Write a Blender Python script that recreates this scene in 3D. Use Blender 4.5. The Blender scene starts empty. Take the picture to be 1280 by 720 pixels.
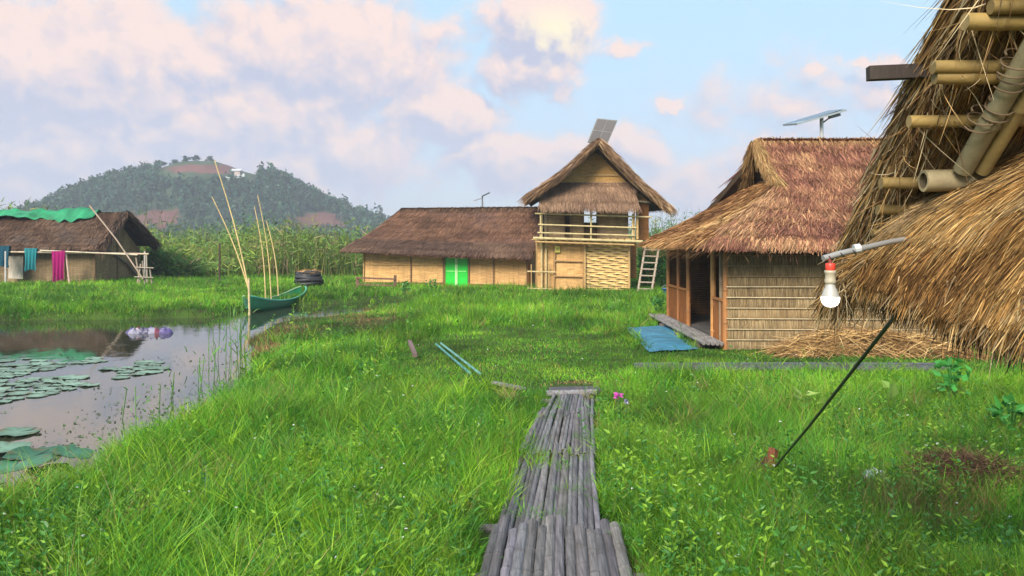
import bpy, math, random
import numpy as np
from mathutils import Vector
rng = np.random.default_rng(7)
random.seed(7)
S = bpy.context.scene
COL = S.collection
H = 2.2                       # eye height
# ------------------------------------------------------------------ camera
cd = bpy.data.cameras.new('camera'); cam = bpy.data.objects.new('camera', cd); COL.objects.link(cam)
cam.location = (0, 0, H); cam.rotation_euler = (math.radians(90), 0, 0)
cd.sensor_width = 36; cd.lens = 28.125; cd.shift_y = -60/1280
cd.clip_start = 0.05; cd.clip_end = 6000
S.camera = cam
S.view_settings.view_transform = 'Standard'; S.view_settings.look = 'None'
S.view_settings.exposure = 1.2; S.view_settings.gamma = 1
S.render.engine = 'CYCLES'
# ------------------------------------------------------------------ sun + sky
SUN_EL, SUN_AZ = 34.0, 205.0          # azimuth clockwise from +Y (view direction): low behind the camera, a little left
sl = bpy.data.lights.new('sun', 'SUN'); sl.energy = 3.2; sl.angle = math.radians(28); sl.color = (1, .90, .78)
sun = bpy.data.objects.new('sun', sl); COL.objects.link(sun)
sa, se = math.radians(SUN_AZ), math.radians(SUN_EL)
sd = Vector((math.sin(sa)*math.cos(se), math.cos(sa)*math.cos(se), math.sin(se)))
sun.rotation_euler = sd.to_track_quat('Z', 'Y').to_euler()

class NT:
    def __init__(s, nt): s.nt = nt
    def n(s, t, **k):
        nd = s.nt.nodes.new(t)
        for a, b in k.items(): setattr(nd, a, b)
        return nd
    def l(s, a, b): s.nt.links.new(a, b)
    def set(s, sock, v):
        if isinstance(v, bpy.types.NodeSocket): s.l(v, sock)
        else: sock.default_value = v
    def m(s, op, a, b=0.0, c=None, clamp=False):
        nd = s.n('ShaderNodeMath', operation=op, use_clamp=clamp)
        s.set(nd.inputs[0], a); s.set(nd.inputs[1], b)
        if c is not None: s.set(nd.inputs[2], c)
        return nd.outputs[0]
    def v(s, op, a, b=(0, 0, 0)):
        nd = s.n('ShaderNodeVectorMath', operation=op); s.set(nd.inputs[0], a); s.set(nd.inputs[1], b)
        return nd.outputs['Value'] if op in ('LENGTH', 'DOT_PRODUCT') else nd.outputs[0]
    def ramp(s, f, a, b, lo=0.0, hi=1.0, smooth=True):
        nd = s.n('ShaderNodeMapRange'); nd.interpolation_type = 'SMOOTHSTEP' if smooth else 'LINEAR'
        s.set(nd.inputs[0], f); nd.inputs[1].default_value = a; nd.inputs[2].default_value = b
        nd.inputs[3].default_value = lo; nd.inputs[4].default_value = hi
        return nd.outputs[0]
    def mix(s, f, a, b, mode='MIX'):
        nd = s.n('ShaderNodeMix', data_type='RGBA', blend_type=mode)
        s.set(nd.inputs[0], f)
        for k, v in ((6, a), (7, b)):
            if isinstance(v, tuple) and len(v) == 3: v = v+(1,)
            s.set(nd.inputs[k], v)
        return nd.outputs[2]
    def noise(s, vec, scale, detail=4, rough=.55, dist=0.0, out=0):
        nd = s.n('ShaderNodeTexNoise'); s.l(vec, nd.inputs['Vector']); nd.inputs['Scale'].default_value = scale
        nd.inputs['Detail'].default_value = detail; nd.inputs['Roughness'].default_value = rough
        nd.inputs['Distortion'].default_value = dist
        return nd.outputs[out]

# cloud density as a node group over (azimuth, elevation) in degrees
def ae(px, py):
    a = math.atan((px-640)/1000); return math.degrees(a), math.degrees(math.atan((300-py)/1000*math.cos(a)))
CLOUDS = [  # px, py, rx, ry, weight
    (50, 85, 270, 100, 1.1), (235, 75, 120, 45, .95), (100, 180, 190, 55, .7), (400, 70, 190, 95, 1.0), (300, 150, 190, 75, .95),
    (330, 215, 250, 70, .55), (550, 150, 95, 48, .95), (450, 195, 95, 45, .75), (640, 205, 120, 42, .75), (675, 30, 85, 60, 1.05),
    (660, 85, 75, 40, .75), (770, 195, 90, 38, .62), (880, 235, 130, 50, .62), (1050, 215, 140, 45, .5), (960, 200, 90, 28, .5), (850, 122, 34, 14, .62),
    (1120, 76, 70, 12, .6), (1020, 100, 26, 9, .6), (1100, 120, 60, 18, .4), (550, 40, 40, 40, .5), (780, 50, 40, 14, .45),
    (1000, 130, 230, 60, .40), (1300, 160, 200, 60, .6), (-250, 150, 300, 130, .9), (1600, 60, 260, 90, .8), (300, -220, 500, 90, .7), (1100, -260, 400, 80, .6), (-100, 20, 200, 60, .6)]
g = bpy.data.node_groups.new('cloud_density', 'ShaderNodeTree')
g.interface.new_socket('AE', in_out='INPUT', socket_type='NodeSocketVector')
g.interface.new_socket('D', in_out='OUTPUT', socket_type='NodeSocketFloat')
q = NT(g); gi = q.n('NodeGroupInput'); go = q.n('NodeGroupOutput')
P0 = gi.outputs[0]
wob = q.v('SCALE', q.v('SUBTRACT', q.noise(P0, .16, 5, .6, out=1), (.5, .5, .5)))
wob.node.inputs['Scale'].default_value = 7.5
P = q.v('ADD', P0, wob)
acc = None
for px, py, rx, ry, w in CLOUDS:
    a, e = ae(px, py)
    dd = q.v('LENGTH', q.v('MULTIPLY', q.v('SUBTRACT', P, (a, e, 0)), (1/(rx*.0573*.95), 1/(ry*.0573), 0)))
    b = q.ramp(dd, 1.45, 0, 0, w)
    acc = b if acc is None else q.m('MAXIMUM', acc, b)
fb = q.noise(P0, .34, 9, .62, .3)
D = q.m('ADD', acc, q.m('MULTIPLY', q.m('SUBTRACT', fb, .5), .85))
q.l(D, go.inputs[0])

W_ = bpy.data.worlds.new('World'); S.world = W_; W_.use_nodes = True
nt = W_.node_tree; nt.nodes.clear(); q = NT(nt)
sky = q.n('ShaderNodeTexSky', sky_type='NISHITA', sun_disc=False)
sky.sun_elevation = se; sky.sun_rotation = sa; sky.air_density = 1.0; sky.dust_density = 1.2; sky.ozone_density = 2.0
tc = q.n('ShaderNodeTexCoord'); sp = q.n('ShaderNodeSeparateXYZ'); q.l(tc.outputs['Generated'], sp.inputs[0])
az = q.m('DEGREES', q.m('ARCTAN2', sp.outputs[0], sp.outputs[1])); el = q.m('DEGREES', q.m('ARCSINE', sp.outputs[2]))
cb = q.n('ShaderNodeCombineXYZ'); q.l(az, cb.inputs[0]); q.l(q.m('ABSOLUTE', el), cb.inputs[1])
def dens(vec):
    nd = q.n('ShaderNodeGroup', node_tree=g); q.l(vec, nd.inputs[0]); return nd.outputs[0]
D0 = dens(cb.outputs[0]); D1 = dens(q.v('ADD', cb.outputs[0], (.55, 1.0, 0)))
alpha = q.ramp(D0, .06, .50)
fine = q.noise(cb.outputs[0], 1.1, 6, .6)
lit = q.m('ADD', q.m('MULTIPLY', q.m('SUBTRACT', D0, D1), 2.3), q.m('MULTIPLY_ADD', fine, 1.0, -.12))
lit = q.m('ADD', lit, q.m('MULTIPLY', q.ramp(el, 4, 17), .12))
lit = q.ramp(lit, -.02, .95, smooth=False)
K = 5.2
def k3(c): return tuple(v*K for v in c)
ccol = q.mix(lit, k3((.47, .48, .62)), k3((.95, .70, .60)))
# warm glow of one sunlit cumulus head
a6, e6 = ae(690, 45)
dd = q.v('LENGTH', q.v('MULTIPLY', q.v('SUBTRACT', cb.outputs[0], (a6, e6, 0)), (1/4.0, 1/3.0, 0)))
ccol = q.mix(q.m('MULTIPLY', q.ramp(dd, 1, 0), lit), ccol, k3((1.02, .90, .55)))
# clear sky: Nishita pulled towards the soft evening pastel of high thin veil
veil = q.mix(q.ramp(el, 0, 17), k3((.47, .53, .65)), k3((.47, .73, .88)))
skyc = q.mix(.78, sky.outputs[0], veil)
low = q.ramp(el, 7, .5, 0, .55)
cc = q.mix(low, ccol, k3((.50, .53, .66)))
fin = q.mix(q.m('MULTIPLY', alpha, .93), skyc, cc)
bg = q.n('ShaderNodeBackground'); q.l(fin, bg.inputs[0]); bg.inputs[1].default_value = .1
wo = q.n('ShaderNodeOutputWorld'); q.l(bg.outputs[0], wo.inputs[0])
W_.cycles.sampling_method = 'MANUAL'; W_.cycles.sample_map_resolution = 512

# ------------------------------------------------------------------ helpers
def A(*a): return np.array(a, float)
def W(px, py, d): return A((px-640)*d/1000, d, H+(300-py)*d/1000)
def G(px, py, z=0.0):
    d = (H-z)*1000/(py-300); return A((px-640)*d/1000, d, z)
def vnoise(x, y, s, seed=0):
    r = np.random.default_rng(seed+1000).random((97, 97))
    x = np.asarray(x, float)/s+500; y = np.asarray(y, float)/s+500
    xi, yi = np.floor(x).astype(int), np.floor(y).astype(int); fx, fy = x-xi, y-yi
    fx = fx*fx*(3-2*fx); fy = fy*fy*(3-2*fy)
    a = r[xi % 97, yi % 97]; b = r[(xi+1) % 97, yi % 97]; c = r[xi % 97, (yi+1) % 97]; d = r[(xi+1) % 97, (yi+1) % 97]
    return (a*(1-fx)+b*fx)*(1-fy)+(c*(1-fx)+d*fx)*fy
def fnoise(x, y, s, seed=0): return (vnoise(x, y, s, seed)*.55+vnoise(x, y, s*.43, seed+1)*.3+vnoise(x, y, s*.19, seed+2)*.15)
def sstep(a, b, x):
    t = np.clip((np.asarray(x, float)-a)/(b-a), 0, 1); return t*t*(3-2*t)
def tag(o, label=None, cat=None, group=None, kind=None):
    for k, v in (('label', label), ('category', cat), ('group', group), ('kind', kind)):
        if v: o[k] = v
    return o
def nrm(v): v = np.asarray(v, float); return v/(np.linalg.norm(v, axis=-1, keepdims=True)+1e-12)

class M:
    """collects verts / faces / colours, then links ONE mesh object"""
    def __init__(s): s.V = []; s.F = {3: [], 4: []}; s.C = []; s.n = 0; s.NG = []
    def add(s, v, f, c):
        v = np.asarray(v, float).reshape(-1, 3); f = np.asarray(f, int)
        c = np.asarray(c, float)
        if c.ndim == 1: c = np.broadcast_to(c, (len(v), 3))
        s.F[f.shape[1]].append(f+s.n); s.V.append(v); s.C.append(c); s.n += len(v); return s
    def poly(s, pts, c):                                # convex ngon as fan
        pts = np.asarray(pts, float); n = len(pts)
        return s.add(pts, [(0, i, i+1) for i in range(1, n-1)], c)
    def box(s, c, size, col, rz=0.0, tilt=None, jit=0.0):
        h = np.asarray(size, float)/2
        v = np.array([[x, y, z] for x in (-1, 1) for y in (-1, 1) for z in (-1, 1)], float)*h
        if jit: v += rng.normal(0, jit, v.shape)
        if tilt is not None: v = v @ np.array(tilt).T
        cs, sn = math.cos(rz), math.sin(rz)
        v = v @ np.array([[cs, sn, 0], [-sn, cs, 0], [0, 0, 1]]) + np.asarray(c, float)
        return s.add(v, [(0, 1, 3, 2), (4, 6, 7, 5), (0, 4, 5, 1), (2, 3, 7, 6), (0, 2, 6, 4), (1, 5, 7, 3)], col)
    def slab(s, a, b, c, d, t, col):                    # quad a,b,c,d thickened by t against its normal
        a, b, c, d = (np.asarray(p, float) for p in (a, b, c, d))
        n = nrm(np.cross(b-a, d-a))*t
        v = np.array([a, b, c, d, a-n, b-n, c-n, d-n])
        return s.add(v, [(0, 1, 2, 3), (7, 6, 5, 4), (0, 4, 5, 1), (1, 5, 6, 2), (2, 6, 7, 3), (3, 7, 4, 0)], col)
    def beam(s, a, b, w, h, col, up=(0, 0, 1)):
        a, b = np.asarray(a, float), np.asarray(b, float); d = nrm(b-a)
        r = nrm(np.cross(d, up)) if abs(np.dot(d, up)) < .99 else A(1, 0, 0)
        u = np.cross(r, d); v = []
        for p in (a, b):
            for i, j in ((-1, -1), (1, -1), (1, 1), (-1, 1)): v.append(p+r*i*w/2+u*j*h/2)
        return s.add(v, [(3, 2, 1, 0), (4, 5, 6, 7), (0, 1, 5, 4), (1, 2, 6, 5), (2, 3, 7, 6), (3, 0, 4, 7)], col)
    def tube(s, pts, r, col, seg=10, node=0.0, r2=None, wob=0.0, ncol=None, hollow=False):
        """round pole along pts; node = spacing of bamboo joints"""
        pts = np.asarray(pts, float)
        L = np.r_[0, np.cumsum(np.linalg.norm(np.diff(pts, axis=0), axis=1))]; T = L[-1]
        t = set(L.tolist())
        jo = []
        if node:
            p = node*rng.uniform(.3, .9)
            while p < T-.02:
                jo.append(p)
                for e in (-1.6, -.5, 0, .5, 1.6): t.add(min(max(p+e*r*.45, 0), T))
                p += node*rng.uniform(.85, 1.15)
        t = np.array(sorted(t))
        c = np.stack([np.interp(t, L, pts[:, i]) for i in range(3)], 1)
        if wob: c = c+rng.normal(0, wob, c.shape)*(np.arange(len(t)) % 3 == 0)[:, None]
        rad = np.interp(t, [0, T], [r, r if r2 is None else r2])
        cc = np.repeat(np.asarray(col, float)[None], len(t), 0)*rng.uniform(.94, 1.06, (len(t), 1))
        for p in jo:
            k = np.exp(-((t-p)/(r*.30))**2); rad = rad*(1+.13*k)
            cc = cc*(1-.45*k[:, None]) + (np.asarray(ncol if ncol is not None else np.asarray(col)*.45))*.45*k[:, None]
        dd = nrm(np.gradient(c, axis=0)) if len(t) > 1 else A(0, 0, 1)
        d0 = nrm(pts[-1]-pts[0]); ref = A(0, 0, 1) if abs(d0[2]) < .9 else A(1, 0, 0)
        x = nrm(np.cross(dd, ref)); y = np.cross(dd, x)
        an = np.linspace(0, 2*np.pi, seg, endpoint=False)
        ring = c[:, None]+rad[:, None, None]*(np.cos(an)[None, :, None]*x[:, None]+np.sin(an)[None, :, None]*y[:, None])
        n = len(t); v = ring.reshape(-1, 3); col_ = np.repeat(cc, seg, 0)
        i = np.arange(n-1)[:, None]*seg; j = np.arange(seg)[None]; k = (j+1) % seg
        f = np.stack([i+j, i+k, i+seg+k, i+seg+j], -1).reshape(-1, 4)
        s.add(v, f, col_)
        for e, o in ((0, 1), (n-1, 0)):
            if hollow:                                  # cut end shows a dark bore
                inner = c[e]+(ring[e]-c[e])*.72
                vv = np.vstack([ring[e], inner, inner*.0+ (inner + dd[e]*(r*.6 if e == 0 else -r*.6))])
                jj = np.arange(seg); kk = (jj+1) % seg
                s.add(vv, np.stack([jj, kk, kk+seg, jj+seg], -1), np.asarray(col)*1.1)
                s.add(vv[seg:], np.stack([jj, kk, kk+seg, jj+seg], -1), np.asarray(col)*.25)
                s.poly(vv[2*seg:], np.asarray(col)*.12)
            else:
                s.poly(ring[e] if o else ring[e][::-1], cc[e]*.8)
        return s
    def grid(s, P, col, flip=False):
        nu, nv = P.shape[:2]
        i = np.arange(nu-1)[:, None]*nv; j = np.arange(nv-1)[None]
        f = np.stack([i+j, i+nv+j, i+nv+j+1, i+j+1], -1).reshape(-1, 4)
        if flip: f = f[:, ::-1]
        c = np.asarray(col, float)
        if c.ndim == 3: c = c.reshape(-1, 3)
        return s.add(P.reshape(-1, 3), f, c)
    def ribbons(s, R, D, L, w, col, segs=2, droop=0.0, side=None, taper=.15, curve=None, tipcol=None):
        """n thin blades from roots R along D, length L, width w; droop bends them to -z"""
        n = len(R)
        if n == 0: return s
        D = nrm(D); L = np.broadcast_to(np.asarray(L, float), (n,)); w = np.broadcast_to(np.asarray(w, float), (n,))
        if side is None:
            rnd = nrm(rng.normal(0, 1, (n, 3))); side = nrm(np.cross(D, rnd))
        t = np.linspace(0, 1, segs+1)
        dr = np.broadcast_to(np.asarray(droop, float), (n,))
        c = R[:, None]+D[:, None]*(L[:, None]*t)[..., None]
        c[..., 2] -= (dr*L)[:, None]*(t**2)[None]
        if curve is not None: c = c+curve[:, None]*(L[:, None]*t**2)[..., None]
        ww = w[:, None]*(1-(1-taper)*t**1.6)[None]*.5
        a = c-side[:, None]*ww[..., None]; b = c+side[:, None]*ww[..., None]
        v = np.stack([a, b], 2).reshape(n, -1, 3)
        m = 2*(segs+1)
        cc = np.broadcast_to(col, (n, 3)) if np.ndim(col) < 2 else col
        cc = np.repeat(cc[:, None], m, 1)
        if tipcol is not None:
            k = np.repeat(t, 2)[None, :, None]; cc = cc*(1-k)+np.broadcast_to(tipcol, (n, 3))[:, None]*k
        base = (np.arange(n)*m)[:, None]; f = []
        for k in range(segs): f.append(np.stack([base[:, 0]+2*k, base[:, 0]+2*k+1, base[:, 0]+2*k+3, base[:, 0]+2*k+2], -1))
        return s.add(v.reshape(-1, 3), np.concatenate(f), cc.reshape(-1, 3))
    def leaves(s, Cn, D, L, w, col):
        """folded leaf faces: 2 quads each meeting at the midrib"""
        n = len(Cn); D = nrm(D); rnd = nrm(rng.normal(0, 1, (n, 3))+A(0, 0, 1.3)); sd_ = nrm(np.cross(D, rnd)); up = np.cross(sd_, D)
        L = np.broadcast_to(L, (n,))[:, None]; w = np.broadcast_to(w, (n,))[:, None]
        p0 = Cn; p1 = Cn+D*L; m1 = Cn+D*L*.35+sd_*w*.5+up*w*.12; m2 = Cn+D*L*.35-sd_*w*.5+up*w*.12
        v = np.stack([p0, m1, p1, m2], 1)
        b = np.arange(n)[:, None]*4
        return s.add(v.reshape(-1, 3), b+np.array([[0, 1, 2, 3]]), np.repeat(col, 4, 0) if np.ndim(col) == 2 else col)
    def build(s, name, mat, parent=None, smooth=False, origin=None):
        V = np.concatenate(s.V); C = np.concatenate(s.C)
        if parent is not None: off = wloc(parent)
        elif origin is not None: off = np.asarray(origin, float)
        else: off = A((V[:, 0].min()+V[:, 0].max())/2, (V[:, 1].min()+V[:, 1].max())/2, V[:, 2].min())
        V = V-off
        me = bpy.data.meshes.new(name)
        li, ls, lt = [], [], []; st = 0
        for k in (3, 4):
            if s.F[k]:
                f = np.concatenate(s.F[k]); li.append(f.ravel()); ls.append(st+np.arange(len(f))*k); lt.append(np.full(len(f), k)); st += f.size
        li, ls, lt = map(np.concatenate, (li, ls, lt))
        me.vertices.add(len(V)); me.vertices.foreach_set('co', V.astype(np.float32).ravel())
        me.loops.add(len(li)); me.loops.foreach_set('vertex_index', li.astype(np.int32))
        me.polygons.add(len(ls)); me.polygons.foreach_set('loop_start', ls.astype(np.int32))
        me.polygons.foreach_set('use_smooth', np.full(len(ls), smooth))
        me.update(calc_edges=True)
        at = me.color_attributes.new('Col', 'FLOAT_COLOR', 'POINT')
        at.data.foreach_set('color', np.c_[np.clip(C, 0, 1), np.ones(len(C))].astype(np.float32).ravel())
        me.validate()
        me.materials.append(mat)
        o = bpy.data.objects.new(name, me); COL.objects.link(o)
        if parent is not None: o.parent = parent
        else: o.location = off
        return o
def wloc(o):
    v = A(0, 0, 0)
    while o is not None: v = v+np.array(o.location); o = o.parent
    return v
def thing(name, loc, label, cat, group=None):
    o = bpy.data.objects.new(name, None); o.empty_display_size = .2; COL.objects.link(o); o.location = tuple(float(v) for v in loc)
    return tag(o, label, cat, group)
def copy_tree(o, parent=None):
    c = o.copy(); COL.objects.link(c); c.parent = parent
    for ch in list(o.children):
        copy_tree(ch, c)
    return c

# ------------------------------------------------------------------ materials
def mat(name, rough=.8, nscale=0, namt=.3, bump=0.0, bscale=40, transl=0.0, spec=.3, metal=0.0, coat=0.0, stretch=(1, 1, 1), smut=0.0):
    m = bpy.data.materials.new(name); m.use_nodes = True; q = NT(m.node_tree); m.node_tree.nodes.clear()
    at = q.n('ShaderNodeVertexColor', layer_name='Col'); col = at.outputs[0]
    tc = q.n('ShaderNodeTexCoord'); ob = tc.outputs['Object']
    vec = q.v('MULTIPLY', ob, stretch)
    if nscale:
        f = q.noise(vec, nscale, 5, .6); f = q.ramp(f, .25, .75, 1-namt, 1+namt, False)
        col = q.v('SCALE', col); col.node.inputs['Scale'].default_value = 1; q.l(f, col.node.inputs['Scale'])
    if smut:
        f2 = q.ramp(q.noise(ob, 1.7, 6, .65), .48, .72, 0, smut); col = q.mix(f2, col, (.06, .045, .03))
    b = q.n('ShaderNodeBsdfPrincipled'); q.l(col, b.inputs['Base Color'])
    b.inputs['Roughness'].default_value = rough; b.inputs['Specular IOR Level'].default_value = spec; b.inputs['Metallic'].default_value = metal
    if coat: b.inputs['Coat Weight'].default_value = coat
    if bump:
        bp = q.n('ShaderNodeBump'); bp.inputs['Strength'].default_value = bump; bp.inputs['Distance'].default_value = .02
        q.l(q.noise(vec, bscale, 4, .6), bp.inputs['Height']); q.l(bp.outputs[0], b.inputs['Normal'])
    out = q.n('ShaderNodeOutputMaterial'); sh = b.outputs[0]
    if transl:
        t = q.n('ShaderNodeBsdfTranslucent'); q.l(col, t.inputs[0]); mx = q.n('ShaderNodeMixShader'); mx.inputs[0].default_value = transl
        q.l(sh, mx.inputs[1]); q.l(t.outputs[0], mx.inputs[2]); sh = mx.outputs[0]
    q.l(sh, out.inputs[0]); return m
def mat_weave(name, c1, c2, row=.045, bw=.30, stain=.5):
    m = bpy.data.materials.new(name); m.use_nodes = True; q = NT(m.node_tree); m.node_tree.nodes.clear()
    at = q.n('ShaderNodeVertexColor', layer_name='Col')
    tc = q.n('ShaderNodeTexCoord'); ob = tc.outputs['Object']; sp = q.n('ShaderNodeSeparateXYZ'); q.l(ob, sp.inputs[0])
    cb = q.n('ShaderNodeCombineXYZ'); q.l(q.m('ADD', sp.outputs[0], sp.outputs[1]), cb.inputs[0]); q.l(sp.outputs[2], cb.inputs[1])
    wv = q.v('ADD', cb.outputs[0], q.v('MULTIPLY', q.v('SUBTRACT', q.noise(ob, 3, 2, out=1), (.5, .5, .5)), (.06, .02, 0)))
    br = q.n('ShaderNodeTexBrick'); q.l(wv, br.inputs['Vector'])
    br.inputs['Color1'].default_value = c1+(1,); br.inputs['Color2'].default_value = c2+(1,); br.inputs['Mortar'].default_value = (.05, .032, .018, 1)
    br.inputs['Scale'].default_value = 1; br.inputs['Brick Width'].default_value = bw; br.inputs['Row Height'].default_value = row
    br.inputs['Mortar Size'].default_value = row*.09; br.inputs['Mortar Smooth'].default_value = .6; br.inputs['Bias'].default_value = 0
    col = br.outputs[0]
    st = q.ramp(q.noise(q.v('MULTIPLY', ob, (1, 1, .4)), 1.6, 6, .7), .40, .68, 0, stain)
    col = q.mix(st, col, (.11, .07, .04))
    fr = q.ramp(q.noise(q.v('MULTIPLY', cb.outputs[0], (2, 30, 1)), 1.5, 5, .75), .32, .68, .55, 1.3, False)
    sc = q.v('SCALE', col); q.l(fr, sc.node.inputs['Scale'])
    col = q.mix(1.0, sc, at.outputs[0], 'MULTIPLY')
    b = q.n('ShaderNodeBsdfPrincipled'); q.l(col, b.inputs['Base Color']); b.inputs['Roughness'].default_value = .75; b.inputs['Specular IOR Level'].default_value = .25
    bp = q.n('ShaderNodeBump'); bp.inputs['Strength'].default_value = .7; bp.inputs['Distance'].default_value = .012
    q.l(q.m('SUBTRACT', 1.0, br.outputs['Fac']), bp.inputs['Height']); q.l(bp.outputs[0], b.inputs['Normal'])
    out = q.n('ShaderNodeOutputMaterial'); q.l(b.outputs[0], out.inputs[0]); return m
MT = dict(
    thatch=mat('thatch', .85, 3, .25, spec=.12),
    grass=mat('grass', .55, 0, 0, transl=.27, spec=.25),
    leaf=mat('leaf', .45, 0, 0, transl=.25, spec=.35),
    bamboo=mat('bamboo', .5, 8, .22, bump=.15, bscale=60, spec=.35, smut=.35),
    oldbamboo=mat('old_bamboo', .75, 40, .6, bump=.6, bscale=110, spec=.25, smut=.45, stretch=(1, .07, 1)),
    wood=mat('wood', .75, 12, .3, bump=.3, bscale=60, spec=.2, stretch=(1, 1, .2), smut=.3),
    cloth=mat('cloth', .9, 6, .12, spec=.1), tarp=mat('tarp', .5, 8, .25, bump=.4, bscale=18, spec=.4, smut=.25),
    paint=mat('paint', .45, 5, .12, bump=.1, spec=.4), plastic=mat('plastic', .4, 0, spec=.5),
    metal=mat('metal', .45, 12, .2, metal=.6), solar=mat('solar', .25, 0, spec=.6, coat=.3),
    earth=mat('earth', .95, 6, .35, bump=.5, bscale=30, spec=.1), rust=mat('rust', .9, 20, .4, bump=.4, spec=.1),
    weave=mat_weave('woven_bamboo', (.80, .49, .19), (.66, .38, .14), stain=.30),
    weave_pale=mat_weave('pale_woven_bamboo', (.58, .42, .22), (.46, .33, .17), .06, .35, .5),
)

# ------------------------------------------------------------------ terrain
WZ = -.20
def on(pts): return np.array([G(a, b, WZ)[:2] for a, b in pts])
POND = np.vstack([A(-70, 24.2), A(-30, 24.4), on([(30, 401), (120, 400), (200, 399), (270, 397), (312, 388), (350, 383), (400, 381), (470, 377), (520, 375),
      (512, 384), (480, 393), (435, 398), (390, 402), (350, 408), (326, 418), (322, 440), (318, 470), (285, 500), (235, 537), (150, 582), (70, 622), (10, 650)]), A(-9, 3.5), A(-70, 3.0)])
def poly_sd(x, y, poly):
    x = np.asarray(x, float); y = np.asarray(y, float); best = np.full(x.shape, 1e9); ins = np.zeros(x.shape, bool)
    n = len(poly)
    for i in range(n):
        a, b = poly[i], poly[(i+1) % n]; e = b-a
        t = np.clip(((x-a[0])*e[0]+(y-a[1])*e[1])/(e@e), 0, 1)
        best = np.minimum(best, np.hypot(x-a[0]-t*e[0], y-a[1]-t*e[1]))
        c = ((a[1] > y) != (b[1] > y)) & (x < (b[0]-a[0])*(y-a[1])/(b[1]-a[1]+1e-12)+a[0]); ins ^= c
    return np.where(ins, -best, best)
def shore(x, y): return poly_sd(x, y, POND)+(fnoise(x, y, 1.1, 5)-.5)*.7
def ground_h(x, y):
    s = shore(x, y)
    b = (fnoise(x, y, 3.5, 11)-.5)*.16+(fnoise(x, y, .8, 14)-.5)*.05
    near = sstep(1.6, .9, np.abs(x-(.05+.09*y-.05)))*sstep(12.5, 11, y)   # flat under the walkway
    b = b*(1-near)-.02*near
    return np.where(s > 0, -.24+(b+.24)*sstep(-.15, .55, s), -.24-.5*sstep(0, 1.2, -s))
def axis(lo, hi, st, far, g=1.12):
    a = list(np.arange(lo, hi, st)); p, d = a[-1], st
    while p < far: d *= g; p += d; a.append(p)
    p, d = lo, st; b = []
    while p > -far: d *= g; p -= d; b.append(p)
    return np.array(b[::-1]+a)
gx, gy = axis(-30, 14, .17, 2600), axis(2, 44, .17, 2600)
X, Y = np.meshgrid(gx, gy, indexing='ij'); Z = ground_h(X, Y)
m = M(); m.grid(np.stack([X, Y, Z], -1), A(1, 1, 1))
gm = bpy.data.materials.new('ground'); gm.use_nodes = True; q = NT(gm.node_tree); bs = gm.node_tree.nodes['Principled BSDF']
tc = q.n('ShaderNodeTexCoord'); ob = tc.outputs['Object']
c = q.mix(q.ramp(q.noise(ob, .35, 6), .35, .65), (.035, .060, .014), (.060, .105, .018))
c = q.mix(q.ramp(q.noise(ob, 2.3, 6, .65), .5, .72), c, (.055, .040, .022))
q.l(c, bs.inputs['Base Color']); bs.inputs['Roughness'].default_value = .95; bs.inputs['Specular IOR Level'].default_value = .1
bp = q.n('ShaderNodeBump'); bp.inputs['Strength'].default_value = .8; bp.inputs['Distance'].default_value = .05
q.l(q.noise(ob, 9, 6, .7), bp.inputs['Height']); q.l(bp.outputs[0], bs.inputs['Normal'])
tag(m.build('ground', gm, smooth=True, origin=(0, 0, 0)), kind='structure')
# pond water
wm = bpy.data.materials.new('pond_water'); wm.use_nodes = True; q = NT(wm.node_tree); bs = wm.node_tree.nodes['Principled BSDF']
tc = q.n('ShaderNodeTexCoord'); ob = tc.outputs['Object']
bs.inputs['Base Color'].default_value = (.035, .038, .022, 1); bs.inputs['Roughness'].default_value = .035; bs.inputs['IOR'].default_value = 3.0
q.set(bs.inputs['Roughness'], q.ramp(q.noise(ob, 1.4, 6, .7), .5, .7, .02, .11))
bp = q.n('ShaderNodeBump'); bp.inputs['Strength'].default_value = .10; bp.inputs['Distance'].default_value = .02
q.l(q.noise(ob, 2.2, 4, .5), bp.inputs['Height']); q.l(bp.outputs[0], bs.inputs['Normal'])
m = M(); gxx = np.linspace(-70, 1, 40); gyy = np.linspace(3, 33, 30); X, Y = np.meshgrid(gxx, gyy, indexing='ij')
m.grid(np.stack([X, Y, X*0+WZ], -1), A(1, 1, 1)); tag(m.build('pond_water', wm, smooth=True), kind='structure')

# ------------------------------------------------------------------ hill
HP = np.array([(-60, 303), (0, 302), (40, 292), (62, 266), (100, 243), (140, 225), (190, 214), (205, 210), (222, 204), (232, 201), (268, 201), (285, 206), (305, 214), (325, 219), (350, 219), (375, 234), (410, 252), (440, 265), (480, 279), (540, 288), (620, 293), (720, 296), (800, 296)], float)
HD = 430.0
hx = (HP[:, 0]-640)*HD/1000; hz = (302-HP[:, 1])*HD/1000+H
def hill_h(x, y):
    r = np.interp(x, hx, hz, left=0, right=0)
    k = np.clip(1-np.abs(y-HD)/95, 0, 1); k = np.sqrt(np.clip(k, 0, 1))*.35+sstep(0, 1, k)*.65
    edge = sstep(hx[0], hx[0]+25, x)*sstep(hx[-1], hx[-1]-30, x)
    n = (fnoise(x, y, 26, 21)-.5)*7*sstep(1, .35, k)
    return (r*k+n)*edge-1.0
bx = np.linspace(hx[0]-3, hx[-1]+3, 240); by = np.linspace(HD-100, HD+100, 90); X, Y = np.meshgrid(bx, by, indexing='ij'); Z = hill_h(X, Y)
PXg = 640+X*1000/Y; PYg = 300-(Z-H)*1000/Y
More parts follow.
